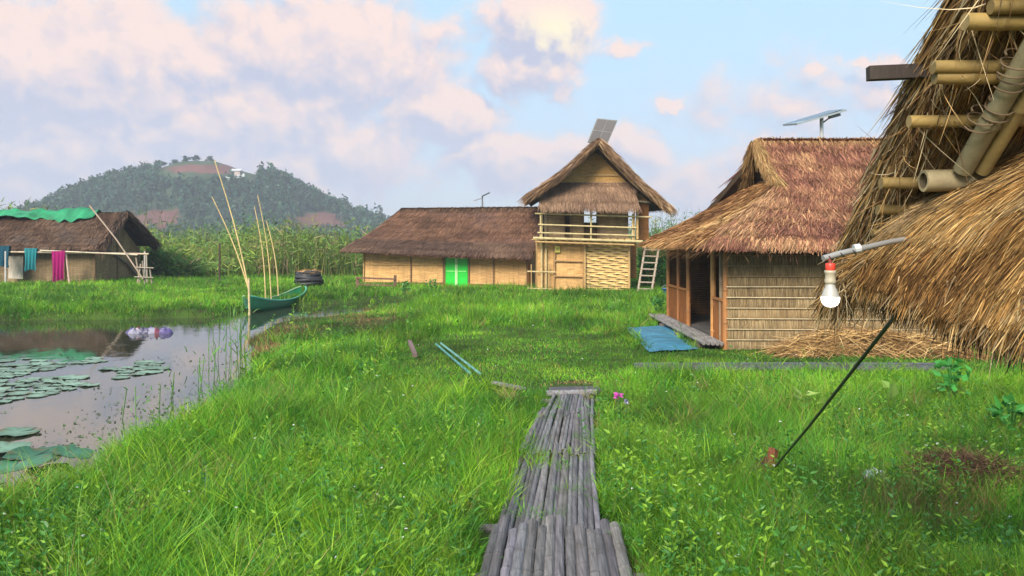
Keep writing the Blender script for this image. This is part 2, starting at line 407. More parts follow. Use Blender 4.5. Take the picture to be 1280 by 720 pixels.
def bare(px, py, x, y):      # three cut-earth slopes, in hill coordinates seen as bearings
    n = (fnoise(x, y, 6, 31)-.5)*2
    b = np.zeros(np.shape(px))
    for cx, cy, rx, ry in ((262, 211, 54, 6.5), (398, 279, 38, 13), (188, 277, 40, 14)):
        b = np.maximum(b, 1-np.hypot((px-cx)/rx, (py-cy)/ry)+n*.5)
    return sstep(-.02, .12, b)
B = bare(PXg, PYg, X, Y)*(Y < HD+6)
base = A(.045, .075, .035)*(.7+.6*fnoise(X, Y, 12, 41))[..., None]; red = A(.15, .062, .048)*(.6+.7*fnoise(X, Y*.3+Z, 4, 43))[..., None]
m = M(); m.grid(np.stack([X, Y, Z], -1), base*(1-B[..., None])+red*B[..., None])
tag(m.build('hill', MT['earth'], smooth=True, origin=(0, HD, 0)), kind='structure')
# wood covering the hill, one mass
n = 15000; x = rng.uniform(hx[0]+10, hx[-1]-8, n); y = rng.uniform(HD-92, HD+25, n); z = hill_h(x, y)
px = 640+x*1000/y; py = 300-(z-H)*1000/y
ok = (bare(px, py, x, y) < .35) & (z > .3) & ~((px > 200) & (px < 322) & (py < 227)) ; x, y, z = x[ok], y[ok], z[ok]; px = px[ok]
th = rng.gamma(5, .45, len(x))+.8; th *= np.where(px > 480, .8, 1)
k = 26; cx = np.repeat(np.stack([x, y, z], -1), k, 0); TH = np.repeat(th, k)
o = nrm(rng.normal(0, 1, (len(cx), 3)))*rng.random((len(cx), 1))**.4; o[:, :2] *= .42
P_ = cx+o*TH[:, None]*.55+np.c_[TH*0, TH*0, TH*.55]
tc_ = A(.030, .085, .042)*rng.uniform(.35, 1.7, (len(x), 1))*np.stack([rng.uniform(.8, 1.6, len(x)), np.ones(len(x)), rng.uniform(.7, 1.3, len(x))], -1)
m = M(); m.leaves(P_, rng.normal(0, 1, P_.shape), TH*.26, TH*.22, np.repeat(tc_, k, 0)*rng.uniform(.7, 1.3, (len(P_), 1)))
tag(m.build('hill_woodland', MT['leaf']), 'dense wood of small green trees covering the far hill', 'woodland', kind='stuff')
# single trees on the skyline
def tree(px, py_top, h, spread, label, col, seed):
    r = np.random.default_rng(seed); d = HD-2; x = (px-640)*d/1000; z0 = float(hill_h(A(x), A(d))[0]); zt = H+(300-py_top)*d/1000; hh = max(zt-z0, 2.5)
    t = thing('tree', (x, d, z0), label, 'tree', 'single trees on the hill skyline')
    m = M(); m.tube([(x, d, z0-.5), (x+.1, d, z0+hh*.5), (x, d, z0+hh*.8)], hh*.035, (.09, .065, .045), 6, r2=hh*.012)
    for a in range(6):
        an = a*1.05+r.random(); zz = z0+hh*(.4+.07*a); m.tube([(x, d, zz), (x+math.cos(an)*spread*.7, d+math.sin(an)*spread*.7, zz+hh*.13)], hh*.015, (.09, .065, .045), 5)
    m.build('trunk', MT['wood'], t)
    n = 420; cl = r.normal(0, 1, (11, 3))*A(spread*.42, spread*.42, hh*.24)+A(x, d, z0+hh*.52)
    P = cl[r.integers(0, 11, n)]+r.normal(0, 1, (n, 3))*A(spread*.17, spread*.17, hh*.055)
    m = M(); m.leaves(P, r.normal(0, 1, (n, 3)), .75, .55, A(*col)*r.uniform(.6, 1.4, (n, 1))); m.build('crown', MT['leaf'], t)
for i, (a, b, s_, lb) in enumerate([(181, 205, 3.6, 'round dark tree on the left shoulder of the far hill'), (201, 201, 2.6, 'small dark tree with a bare gap beneath, second from the left on the hilltop'),
        (217, 201, 1.8, 'thin pale tree at the left edge of the red earth terrace'), (232, 197, 2.6, 'low bushy tree on top of the red earth terrace, left of the middle'),
        (243, 195, 2.8, 'bushy tree in the middle of the red terrace top'), (263, 196, 2.2, 'airy tree at the right end of the terrace top'), (350, 216, 4.2, 'rounded tree on the right knoll of the far hill'),
        (476, 257, 2.4, 'slender tree at the right foot of the far hill beside the longhouse roof')]):
    tree(a, b, 4, s_, lb, (.045, .08, .05), 100+i)
# pale retaining wall of the hilltop terrace
m = M(); pts = [(205, 219.5), (222, 219.8), (240, 220.5), (262, 221.5), (285, 221), (306, 217)]
w3 = [W(a, b, HD-22) for a, b in pts]
for a, b in zip(w3[:-1], w3[1:]): m.slab(a+A(0, 0, -1.6), b+A(0, 0, -1.6), b, a, -.6, (.55, .57, .58))
tag(m.build('retaining_wall', MT['paint']), 'long low pale wall below the red terrace on the hilltop', 'wall')
m = M()
for a, b, c_, d_ in ((296, 213, 10, 2.2), (280, 212, 7, 1.6)):
    p = W(a, b+5, HD-18); m.box(p+A(0, 0, .6), (c_*.4, 3, 2.4), (.4, .3, .27)); m.slab(p+A(-2.6, -2, 1.8), p+A(2.6, -2, 1.8), p+A(2.6, 0, 2.9), p+A(-2.6, 0, 2.9), .2, (.5, .5, .53)); break
tag(m.build('hilltop_shed', MT['paint']), 'tiny pale roofed shed at the right end of the hilltop terrace', 'shed')

# ------------------------------------------------------------------ thatch
def surf(Gd, u, v):
    """bilinear point on control grid Gd[nu,nv,3]; v may pass 1 (extrapolates)"""
    nu, nv = Gd.shape[:2]; a = np.clip(u, 0, 1)*(nu-1); b = v*(nv-1)
    i = np.clip(np.floor(a).astype(int), 0, nu-2); j = np.clip(np.floor(b).astype(int), 0, nv-2); fa = (a-i)[..., None]; fb = (b-j)[..., None]
    return (Gd[i, j]*(1-fa)+Gd[i+1, j]*fa)*(1-fb)+(Gd[i, j+1]*(1-fa)+Gd[i+1, j+1]*fa)*fb
def thatch(m, Gd, n, L, w, pal, rows=6, lift=.03, thick=.1, ang=.12, fringe=.5, droop=.12, basecol=(.05, .032, .018), seed=0, dens_eave=True, under=0, segs=2, vmax=1.0, patch=1.2, contrast=.35, flip=1, messy=.06):
    """thick roof slab plus n straws laid down the slope in courses"""
    Gd = np.asarray(Gd, float); uu = np.linspace(0, 1, 25); vv = np.linspace(0, 1, 13)
    U, V = np.meshgrid(uu, vv, indexing='ij'); P = surf(Gd, U, V)
    du = surf(Gd, np.array([.52]), np.array([.5]))-surf(Gd, np.array([.48]), np.array([.5]))
    slopeL = np.linalg.norm(Gd[0, -1]-Gd[0, 0])*.5+np.linalg.norm(Gd[-1, -1]-Gd[-1, 0])*.5
    N = np.cross(np.gradient(P, axis=0), np.gradient(P, axis=1)); N = nrm(N)*flip
    if N[..., 2].mean() < 0 and flip == 1 and abs(N[..., 2].mean()) > .05: N = -N
    P2 = P-N*thick
    m.grid(P, basecol); m.grid(P2, basecol, True)
    for e in (np.stack([P[0], P2[0]]), np.stack([P[-1], P2[-1]]), np.stack([P[:, 0], P2[:, 0]]), np.stack([P[:, -1], P2[:, -1]])): m.grid(e, basecol)
    pal = np.asarray(pal, float)
    u = rng.random(n); lp = L/slopeL
    row = rng.integers(0, rows+1, n); tip = (row+.55)/rows*vmax+rng.normal(0, .05, n)/rows*2.2
    loose = rng.random(n) < .35; tip[loose] = rng.uniform(.02, 1.03, loose.sum())
    tip = np.minimum(tip, 1+fringe*lp*rng.random(n))
    l = lp*rng.uniform(.6, 1.15, n); v0 = np.maximum(tip-l, -.03)
    sh = rng.normal(0, ang, n)
    R = surf(Gd, u, v0); a = surf(Gd, u, v0+.02); D = nrm(a-R)
    nu_ = surf(Gd, np.clip(u+.02, 0, 1), v0)-surf(Gd, np.clip(u-.02, 0, 1), v0); Uv = nrm(nu_)
    Nn = nrm(np.cross(Uv, D))
    if flip == 1: Nn = np.where((Nn[:, 2] < 0)[:, None], -Nn, Nn)
    Lw = np.maximum(tip-v0, .02)*slopeL
    D = nrm(D+Uv*sh[:, None]+Nn*(lift/np.maximum(Lw, .05)*rng.uniform(.3, 2.0, n))[:, None]+rng.normal(0, messy, (n, 3)))
    # follow concave roofs: bend by the surface point at the tip
    T = surf(Gd, np.clip(u+sh*0, 0, 1), tip)+Nn*lift*rng.uniform(.3, 1.6, n)[:, None]
    cur = (T-(R+D*Lw[:, None]))/Lw[:, None]*.85; cur -= Uv*np.sum(cur*Uv, 1)[:, None]
    R = R+Nn*(rng.random(n)*lift*.4-.003)[:, None]
    pn = fnoise(R[:, 0]+R[:, 1]*.7, R[:, 2]*1.6+R[:, 1]*.2, patch, 60+seed)
    pn = np.clip((pn-.5)*2.2+.5+rng.normal(0, .22, n), 0, .999)*(len(pal)-1); i = pn.astype(int); f = (pn-i)[:, None]
    c = (pal[i]*(1-f)+pal[np.minimum(i+1, len(pal)-1)]*f)*rng.uniform(1-contrast, 1+contrast, (n, 1))
    dr = np.where(tip > .985, droop, 0.0)
    m.ribbons(R, D, Lw, w*rng.uniform(.6, 1.3, n), c, segs, droop=dr, side=nrm(Uv+Nn*rng.normal(0, .35, (n, 1))), taper=.3, curve=cur)
    if under:
        u = rng.random(under); v0 = rng.uniform(-.02, .95, under); R = surf(Gd, u, v0); D = nrm(surf(Gd, u, v0+.02)-R); nn = nrm(surf(Gd, np.clip(u+.02, 0, 1), v0)-surf(Gd, np.clip(u-.02, 0, 1), v0))
        Nn = nrm(np.cross(nn, D)); Nn = np.where((Nn[:, 2] < 0)[:, None], -Nn, Nn) if flip == 1 else Nn
        R = R-Nn*(thick+.004); D = nrm(D+nn*rng.normal(0, ang*1.3, (under, 1))-Nn*rng.uniform(-.02, .08, (under, 1)))
        m.ribbons(R, D, L*rng.uniform(.5, 1.1, under), w*rng.uniform(.6, 1.3, under), pal[rng.integers(0, len(pal), under)]*rng.uniform(.5, 1.3, (under, 1)), 2, droop=rng.uniform(0, .08, under), side=nn)
    return m
BROWN = [(.10, .055, .036), (.17, .088, .056), (.24, .125, .075), (.15, .085, .065)]
STRAW = [(.13, .075, .035), (.25, .15, .065), (.38, .24, .105), (.45, .31, .16)]
RUSTY = [(.15, .062, .046), (.21, .088, .058), (.29, .13, .072), (.42, .24, .12)]
GOLD = [(.11, .055, .020), (.25, .13, .040), (.38, .21, .065), (.50, .34, .15), (.28, .20, .11)]
def ridge_cap(m, a, b, r, n, pal, w=.012):
    a, b = np.asarray(a, float), np.asarray(b, float); t = rng.random((n, 1)); ax = nrm(b-a); s = nrm(np.cross(ax, (0, 0, 1)))
    sg = rng.choice([-1, 1], (n, 1)); R = a+(b-a)*t+A(0, 0, r*.5)-s*sg*r*.3+rng.normal(0, r*.15, (n, 3))
    D = s*sg-A(0, 0, .55)+ax*rng.normal(0, .3, (n, 1)); pal = np.asarray(pal, float)
    m.ribbons(R, D, rng.uniform(r*1.2, r*2.6, n), w, pal[rng.integers(0, len(pal), n)]*rng.uniform(.7, 1.3, (n, 1)), 2, droop=.25)
def lerp(a, b, t): return np.asarray(a, float)*(1-t)+np.asarray(b, float)*t
def curved(top0, top1, bot0, bot1, sag=.0, nv=4, mid=0.0):
    """control grid of a slope: ridge top0->top1, eave bot0->bot1, concave by sag"""
    g_ = np.zeros((3, nv+1, 3))
    for j in range(nv+1):
        v = j/nv
        for i in range(3):
            u = i/2; p = lerp(lerp(top0, top1, u), lerp(bot0, bot1, u), v); p[2] -= sag*math.sin(math.pi*v)+mid*math.sin(math.pi*u)
            g_[i, j] = p
    return g_
BT = (.46, .30, .12); BP = (.50, .40, .20); BD = (.22, .13, .065); BG = (.30, .30, .28)

# ------------------------------------------------------------------ longhouse with the green door
LA, LB = A(-7.26, 39.3, 0), A(.75, 36.9, 0)        # front wall foot
ax_ = nrm(LB-LA); bk = A(-ax_[1], ax_[0], 0)       # towards the back
if bk[1] < 0: bk = -bk
t = thing('longhouse', (LA+LB)/2+bk*2, 'long low brown thatched house with woven tan walls and a bright green door', 'house')
LD, LZ = 4.3, 1.72
m = M(); dL = np.linalg.norm(LB-LA)
dx0 = (558-455)/(660-455)*dL+.05; dx1 = dx0+1.16
def lp(s, o, z): return LA+ax_*s+bk*o+A(0, 0, z)
m.slab(lp(0, 0, -.1), lp(dx0, 0, -.1), lp(dx0, 0, LZ), lp(0, 0, LZ), .06, (1, 1, 1)); m.slab(lp(dx1, 0, -.1), lp(dL, 0, -.1), lp(dL, 0, LZ), lp(dx1, 0, LZ), .06, (.9, .9, .95))
m.slab(lp(dx0, 0, 1.52), lp(dx1, 0, 1.52), lp(dx1, 0, LZ), lp(dx0, 0, LZ), .06, (1, 1, 1))
m.slab(lp(dL, .07, -.1), lp(dL, LD, -.1), lp(dL, LD, LZ), lp(dL, .07, LZ), .06, (.9, .9, .9)); m.slab(lp(0, LD, -.1), lp(0, .07, -.1), lp(0, .07, LZ), lp(0, LD, LZ), .06, (1, 1, 1))
m.slab(lp(dL, LD, -.1), lp(0, LD, -.1), lp(0, LD, LZ), lp(dL, LD, LZ), .06, (1, 1, 1)); m.build('wall', MT['weave'], t)
for k in range(2):
    a = dx0+.02+k*.565; m = M(); m.slab(lp(a, .01, -.05), lp(a+.55, .01, -.05), lp(a+.55, .01, 1.5), lp(a, .01, 1.5), .04, (.012, .48, .035)); dl = m.build('door_leaf', MT['paint'], t)
    m = M(); m.slab(lp(a+(.5 if k == 0 else 0), -.025, 0), lp(a+(.55 if k == 0 else .05), -.025, 0), lp(a+(.55 if k == 0 else .05), -.025, 1.5), lp(a+(.5 if k == 0 else 0), -.025, 1.5), .03, (.45, .72, .35))
    m.slab(lp(a+.05, -.022, .70), lp(a+.5, -.022, .70), lp(a+.5, -.022, .74), lp(a+.05, -.022, .74), .026, (.25, .75, .2)); m.build('door_batten', MT['paint'], dl)
for s_ in (0, dx0-.06, dx1+.06, dL-.05, dL*.3, dL*.8):
    m = M(); m.tube([lp(s_, -.06, -.1), lp(s_, -.06, LZ)], .035, BD if s_ not in (0,) else BT, 7, .4); m.build('wall_post', MT['bamboo'], t)
m = M(); m.tube([lp(0, -.07, .13), lp(dx0-.1, -.07, .16)], .022, BD, 6, .4); m.tube([lp(dx1+.1, -.07, .13), lp(dL, -.07, .1)], .022, BD, 6, .4)
m.tube([lp(.0, -.06, 1.0), lp(dx0-.1, -.06, 1.0)], .012, BT, 5); m.build('wall_rail', MT['bamboo'], t)
rz_, ez_ = 3.74, 1.70
r0, r1 = lp(1.0, 2.15, rz_), lp(dL+.35, 2.15, rz_-.02); e0, e1 = lp(-.75, -.75, ez_), lp(dL+.35, -.75, ez_-.28)
b0, b1 = lp(-.75, LD+.75, ez_), lp(dL+.35, LD+.75, ez_-.1)
m = M(); thatch(m, curved(r0, r1, e0, e1, .10, mid=.05), 26000, .55, .030, BROWN, rows=9, lift=.05, thick=.13, seed=1, ang=.22, fringe=.45)
# doubled eave course
ex = lambda p, q_, v: lerp(p, q_, v)
thatch(m, curved(ex(r0, e0, .76)+A(0, 0, .05), ex(r1, e1, .78)+A(0, 0, .05), e0+A(0, 0, .05)-bk*.08, e1+A(0, 0, .05)-bk*.08, 0), 9000, .5, .028, [(.10, .06, .045), (.14, .085, .06), (.18, .11, .075)], rows=2, lift=.04, thick=.05, seed=2, ang=.15)
thatch(m, curved(r1, r0, b1, b0, .10), 4000, .6, .04, BROWN, rows=8, lift=.05, thick=.13, seed=3)
thatch(m, curved(r0, r0+A(0, 0, 0.001), b0, e0, .12), 9000, .55, .03, [(.17, .088, .056), (.26, .135, .075), (.30, .17, .09)], rows=8, lift=.05, thick=.12, seed=4, ang=.2)
ridge_cap(m, r0, r1, .16, 3500, [(.08, .05, .035), (.12, .075, .05), (.2, .12, .07)], .03)
m.build('roof', MT['thatch'], t)
# low rail fence at its left corner
t = thing('rail_fence', W(470, 361, 36), 'short dark two-rail fence beside the longhouse left corner', 'fence')
p = [W(447, 0, 36), W(494, 0, 36)]
for px, z1 in ((447, .48), (494, .62)):
    a = W(px, 361, 36); a[2] = 0; m = M(); m.box(a+A(0, 0, z1/2-.1), (.13, .12, z1+.2), (.13, .075, .05), jit=.008); m.build('post', MT['wood'], t)
for z1 in (.16, .46):
    a, b = W(446, 361, 36), W(494, 361, 36); a[2] = z1+.05; b[2] = z1-.02; m = M(); m.beam(a-A(0, .09, 0), b-A(0, .09, 0), .05, .08, (.16, .09, .06)); m.build('rail', MT['wood'], t)
# solar lamp behind
t = thing('solar_lamp', (W(603, 262, 46)[0], 46, 0), 'small solar lamp on a thin pole rising behind the longhouse roof', 'street lamp')
x = W(603, 262, 46)[0]; m = M(); m.tube([(x, 46, 0), (x, 46, 4.75)], .045, (.2, .2, .2), 7); m.build('pole', MT['metal'], t)
m = M(); m.slab((x-.05, 45.8, 4.72), (x+.42, 45.8, 4.95), (x+.42, 46.3, 4.95), (x-.05, 46.3, 4.72), .04, (.05, .05, .07)); m.build('lamp_panel', MT['solar'], t)
m = M(); m.beam((x, 46, 4.6), (x-.38, 46, 4.5), .04, .04, (.2, .2, .2)); m.box((x-.42, 46, 4.47), (.22, .12, .05), (.3, .3, .32)); m.build('lamp_head', MT['metal'], t)

# ------------------------------------------------------------------ two-storey bamboo house
D0_ = 33.8
def T(px, py, dd=0.0): return W(px, py, D0_+dd)
def at_(px, py, dd=0.0):        # x,z read on the front plane, set at another depth
    p = W(px, py, D0_); p[1] += dd; return p
t = thing('bamboo_house', at_(730, 365, 2), 'two-storey bamboo house with balcony, thatched gable roof and solar panel', 'house')
def wallq(m, x0, y0, x1, y1, dd, c=(1, 1, 1), th=.05):
    a, b = at_(x0, y0, dd), at_(x1, y1, dd); m.slab((a[0], a[1], a[2]), (b[0], a[1], a[2]), (b[0], a[1], b[2]), (a[0], a[1], b[2]), th, c)
m = M(); wallq(m, 672, 368, 692, 300, 0); wallq(m, 692, 305, 730.5, 300, 0); m.slab(at_(672, 368, 3.5), at_(672, 368, .06), at_(672, 300, .06), at_(672, 300, 3.5), .05, (1, 1, 1)); wallq(m, 786, 368, 672, 300, 3.6)
m.slab(at_(786, 368, .06), at_(786, 368, 3.5), at_(786, 300, 3.5), at_(786, 300, .06), .05, (.8, .8, .8)); m.build('lower_wall', MT['weave'], t)
# door
m = M(); wallq(m, 692.6, 365, 730, 305.4, .02, (1.1, 1.1, 1.0), .03); dr = m.build('door', MT['weave'], t)
m = M()
for a, b in (((692, 366), (694, 305)), ((729, 366), (729.5, 305)), ((692, 306), (730, 306)), ((692, 326), (729, 327)), ((692, 345), (729, 346)), ((692, 364), (729, 365))):
    m.tube([at_(a[0], a[1], -.05), at_(b[0], b[1], -.05)], .035, (.36, .21, .085), 7, .45)
m.build('door_frame', MT['bamboo'], dr)
m = M(); m.slab(at_(693.5, 315.5, -.1), at_(700, 315.5, -.1), at_(700, 307.5, -.1), at_(693.5, 307.5, -.1), .02, (.62, .52, .10)); m.slab(at_(695.2, 313.6, -.125), at_(698, 313.6, -.125), at_(698, 310, -.125), at_(695.2, 310, -.125), .004, (.35, .3, .08)); m.build('notice_board', MT['paint'], t)
# zig-zag woven panel: bands bowed over upright stakes
m = M(); wallq(m, 731, 367, 786, 300, .07, (.36, .23, .09), .03)
xa, xb = at_(731, 0)[0], at_(786, 0)[0]; nb = 22; z0 = at_(0, 366)[2]; z1 = at_(0, 303)[2]
for i in range(nb):
    zz = z0+(z1-z0)*(i+.5)/nb; hh = (z1-z0)/nb*.46; xs = np.linspace(xa, xb, 37); ph = math.pi*(i % 2)+.35*i
    yy = D0_-.015+.03*np.cos((xs-xa)/(xb-xa)*math.pi*5+ph); tw = .022*np.sin((xs-xa)/(xb-xa)*math.pi*5+ph)
    g_ = np.stack([np.stack([xs, yy-.01, zz-hh+tw], -1), np.stack([xs, yy, zz+tw], -1), np.stack([xs, yy-.01, zz+hh+tw], -1)], 1)
    c = A(.66, .45, .17)*rng.uniform(.75, 1.1); m.grid(g_, c)
for i in range(5): m.tube([(xa+(xb-xa)*(i+.5)/5, D0_+.015, z0-.1), (xa+(xb-xa)*(i+.5)/5, D0_+.015, z1+.05)], .02, (.4, .25, .1), 6)
m.build('woven_panel', MT['bamboo'], t)
# upright posts
for px, y0, y1, r in ((677, 367, 252, .045), (682.5, 367, 300, .035), (731, 367, 300, .04), (786, 367, 300, .05), (737, 300, 262, .035), (794, 299, 252, .05), (790, 300, 262, .035)):
    m = M(); m.tube([at_(px, y0, -.12 if y0 > 340 else -.6), at_(px, y1, -.12 if y0 > 340 else -.6)], r, BP if px < 700 else BT, 9, .42); m.build('post', MT['bamboo'], t)
for px in (675, 737, 788):
    m = M(); m.tube([at_(px, 300, -.62), at_(px, 268, -.62)], .032, BP, 8, .3); m.build('baluster', MT['bamboo'], t)
# left brace fence rails of the undercroft
m = M(); m.tube([at_(659, 339, -.16), at_(694, 340, -.18)], .03, BP, 7, .4); m.tube([at_(659, 360, -.16), at_(690, 361, -.18)], .025, BP, 7, .4)
for px in (664, 677.6, 686): m.tube([at_(px, 367, -.19), at_(px, 330, -.19)], .02, BT, 6, .4)
m.build('side_rail', MT['bamboo'], t)
# balcony
m = M()
for k in range(14): m.beam(at_(668+k*8.8, 299, -.7), at_(668+k*8.8, 299, .35), .22, .05, A(*BT)*rng.uniform(.7, 1.1))
m.build('balcony_floor', MT['bamboo'], t)
m = M(); m.tube([at_(666, 297.5, -.68), at_(800, 302, -.70)], .055, BP, 9, .5); m.tube([at_(668, 302, -.6), at_(790, 306, -.62)], .04, BT, 9, .5); m.build('floor_beam', MT['bamboo'], t)
for a, b in (((668, 267.5), (811, 272)), ((672, 281), (792, 285)), ((671, 291), (790, 294.5))):
    m = M(); m.tube([at_(a[0], a[1], -.68), at_(b[0], b[1], -.7)], .033, BP, 8, .4); m.build('rail', MT['bamboo'], t)
# upper storey
m = M(); ztop = 246
wallq(m, 686, 300, 707, ztop, .35, (.75, .75, .8)); wallq(m, 713, 300, 731, ztop, .35, (.8, .8, .8)); wallq(m, 748, 300, 787, ztop, .35, (.85, .85, .9)); wallq(m, 731, 300, 748, 278, .42, (.25, .22, .2))  # last panel: dark tint stands in for the shade inside the window opening
wallq(m, 707, 300, 713, 290, .4, (.3, .3, .3)); wallq(m, 731, 258, 748, ztop, .36, (.6, .6, .6))  # first panel: inner shade of the narrow gap put into its colour
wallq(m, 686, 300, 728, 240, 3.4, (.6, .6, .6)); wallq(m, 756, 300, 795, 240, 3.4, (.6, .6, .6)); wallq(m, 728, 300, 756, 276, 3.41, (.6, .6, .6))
m.slab(at_(684, 300, 3.3), at_(684, 300, .4), at_(684, ztop, .4), at_(684, ztop, 3.3), .05, (.7, .7, .7)); m.build('upper_wall', MT['weave_pale'], t)
for a, b in ((706, 714), (730, 749)):
    m = M()
    for x in (a, b): m.tube([at_(x, 299, .27), at_(x, ztop, .27)], .03, BD, 7, .4)
    m.build('window_frame', MT['bamboo'], t)
m = M(); wallq(m, 796, 300, 812, 249, .2, (.42, .3, .22)); wallq(m, 786, 303, 800, 349, 1.0, (.35, .27, .2)); m.build('side_screen', MT['weave'], t)
m = M(); m.beam(at_(784, 250, .1), at_(816, 253, .1), .08, .07, (.6, .5, .36)); m.build('lintel', MT['bamboo'], t)
# gable wall
ap = at_(745, 190, .15); gl = at_(672, 247, .15); gr = at_(818, 252, .15)
m = M(); v = np.array([gl, gr, ap, gl+A(0, .05, 0), gr+A(0, .05, 0), ap+A(0, .05, 0)]); m.add(v, [(0, 1, 2), (5, 4, 3)], (1.05, 1.0, .9)); m.add(v, [(0, 3, 4, 1), (1, 4, 5, 2), (2, 5, 3, 0)], (1, 1, 1)); m.build('gable_wall', MT['weave'], t)
m = M()
for y, x0, x1 in ((219, 716, 774), (237, 686, 800), (228, 706, 790)): m.tube([at_(x0, y, .1), at_(x1, y, .1)], .022, (.58, .42, .22), 7, .4)
for x0, x1 in ((672, 742), (818, 750)): m.tube([at_(x0, 247, .04), at_(x1, 193, .04)], .035, (.36, .22, .10), 7, .5)
m.build('gable_batten', MT['bamboo'], t)
# thatch awning over the balcony
m = M(); thatch(m, curved(at_(677, 229, .05), at_(790, 229, .05), at_(674, 259, -.95), at_(793, 260, -.95), -.05), 7500, .75, .028, [(.15, .09, .06), (.22, .14, .09), (.30, .19, .12)], rows=3, lift=.05, thick=.07, seed=6, ang=.14, fringe=.5)
m.build('awning', MT['thatch'], t)
# main roof
f_, b_ = -1.15, 4.6
rt0, rt1 = at_(745, 180, f_), at_(747, 184, b_); le0, le1 = at_(660, 247, f_), at_(664, 249, b_); re0, re1 = at_(829, 260, f_), at_(825, 257, b_)
m = M(); BR2 = [(.13, .075, .045), (.22, .125, .07), (.32, .19, .10), (.26, .17, .11)]
thatch(m, curved(rt0, rt1, le0, le1, .16), 14000, .6, .028, BR2, rows=8, lift=.05, thick=.16, seed=7, ang=.2)
thatch(m, curved(rt1, rt0, re1, re0, .12), 9000, .6, .028, BR2, rows=8, lift=.05, thick=.16, seed=8, ang=.2)
def verge(m, a, b, n, r, pal, L=.5, w=.02, out=(0, -1, 0), sag=0.0, thick_=.1):
    """bundle of straw along a gable edge, straws running down it"""
    a, b = np.asarray(a, float), np.asarray(b, float); t_ = rng.random((n, 1)); ax = nrm(b-a); R = a+(b-a)*t_; R[:, 2] -= sag*np.sin(np.pi*t_[:, 0])
    o = rng.normal(0, 1, (n, 3)); o -= (o@ax)[:, None]*ax; R = R+nrm(o)*rng.random((n, 1))**.5*r
    D = ax+nrm(o)*.12+rng.normal(0, .10, (n, 3)); pal = np.asarray(pal, float)
    m.ribbons(R, D, L*rng.uniform(.4, 1.2, n), w*rng.uniform(.6, 1.4, n), pal[rng.integers(0, len(pal), n)]*rng.uniform(.6, 1.35, (n, 1)), 2, droop=.1)
verge(m, rt0+A(0, -.02, .02), le0, 2600, .12, BR2, .5, .028, sag=.16); verge(m, rt0+A(0, -.02, .02), re0, 2600, .12, BR2+[(.42, .29, .16)], .5, .028, sag=.12)
ridge_cap(m, rt0, rt1, .15, 1200, BR2, .03); m.build('roof', MT['thatch'], t)
for a, b in ((rt0, le0), (rt0, re0)):
    m = M(); o_ = A(0, .25, -.22); m.tube([a+o_, lerp(a, b, .5)+o_+A(0, 0, -.15), b+o_], .045, (.30, .19, .09), 8, .5); m.build('rafter', MT['bamboo'], t)
# solar panel on the ridge
tp = thing('solar_array', at_(750, 182, .4), 'square grey solar panel tilted on the ridge of the two-storey house', 'solar panel')
a, b, c_, d_ = at_(735, 177, .1), at_(760, 180, .35), at_(776, 146, 1.0), at_(749, 144.5, .75)
m = M(); m.slab(a, b, c_, d_, .05, (.30, .27, .24)); m.build('frame', MT['metal'], tp)
m = M(); n_ = nrm(np.cross(b-a, d_-a))*.012
for i in range(2):
    for j in range(2):
        q0 = lambda u, v: lerp(lerp(a, b, u), lerp(d_, c_, u), v)+n_
        u0, v0 = .05+i*.47, .04+j*.48; m.poly([q0(u0, v0), q0(u0+.43, v0), q0(u0+.43, v0+.44), q0(u0, v0+.44)], A(.13, .11, .10)*rng.uniform(.9, 1.1))
m.build('cells', MT['solar'], tp); m = M(); m.tube([at_(752, 186, .6), at_(757, 160, .8)], .04, (.25, .25, .25), 7); m.tube([at_(744, 186, .3), at_(748, 168, .55)], .03, (.25, .25, .25), 6); m.build('mast', MT['metal'], tp)
# ladder
tp = thing('ladder', W(806, 366, 33), 'pale wooden ladder leaning on the right side of the two-storey house', 'ladder')
la, lb, lc, ld = W(797, 366.5, 33), W(807, 306, 33.9), W(814, 367, 33), W(824, 307, 33.9)
for a, b in ((la, lb), (lc, ld)): m = M(); m.tube([a, b], 0.045, (.36, .29, .22), 8, .5); m.build('rail', MT['oldbamboo'], tp)
for k in range(7): m = M(); v = .09+k*.135; m.tube([lerp(la, lb, v)-A(.05, .03, 0), lerp(lc, ld, v)+A(.05, -.03, 0)], .033, (.33, .27, .20), 7); m.build('rung', MT['oldbamboo'], tp)
# bucket
def bucket(p, r, h, col, name, label, cat):
    t_ = thing(name, p, label, cat); m = M(); an = np.linspace(0, 2*np.pi, 21)
    prof = [(0, .8*r), (h*.95, r), (h*.95, r*1.08), (h, r*1.08), (h, r*.95), (.03, r*.75), (.03, 0)]
    g_ = np.array([[(p[0]+rr*math.cos(a), p[1]+rr*math.sin(a), p[2]+zz) for zz, rr in prof] for a in an]); m.grid(g_, col); m.build('pail', MT['plastic'], t_, True)
    m = M(); m.tube([(p[0]+r*1.05*math.cos(a), p[1]-.02*1-.3*r*math.sin(a), p[2]+h-.0+r*.7*math.sin(a)) for a in np.linspace(0, np.pi, 9)], .008, (.4, .4, .4), 5); m.build('handle', MT['metal'], t_)
bucket(W(834, 366, 31.5)*A(1, 1, 0)+A(0, 0, 0), .2, .3, (.05, .16, .35), 'bucket', 'small blue bucket in the grass between ladder and nearest hut', 'bucket')

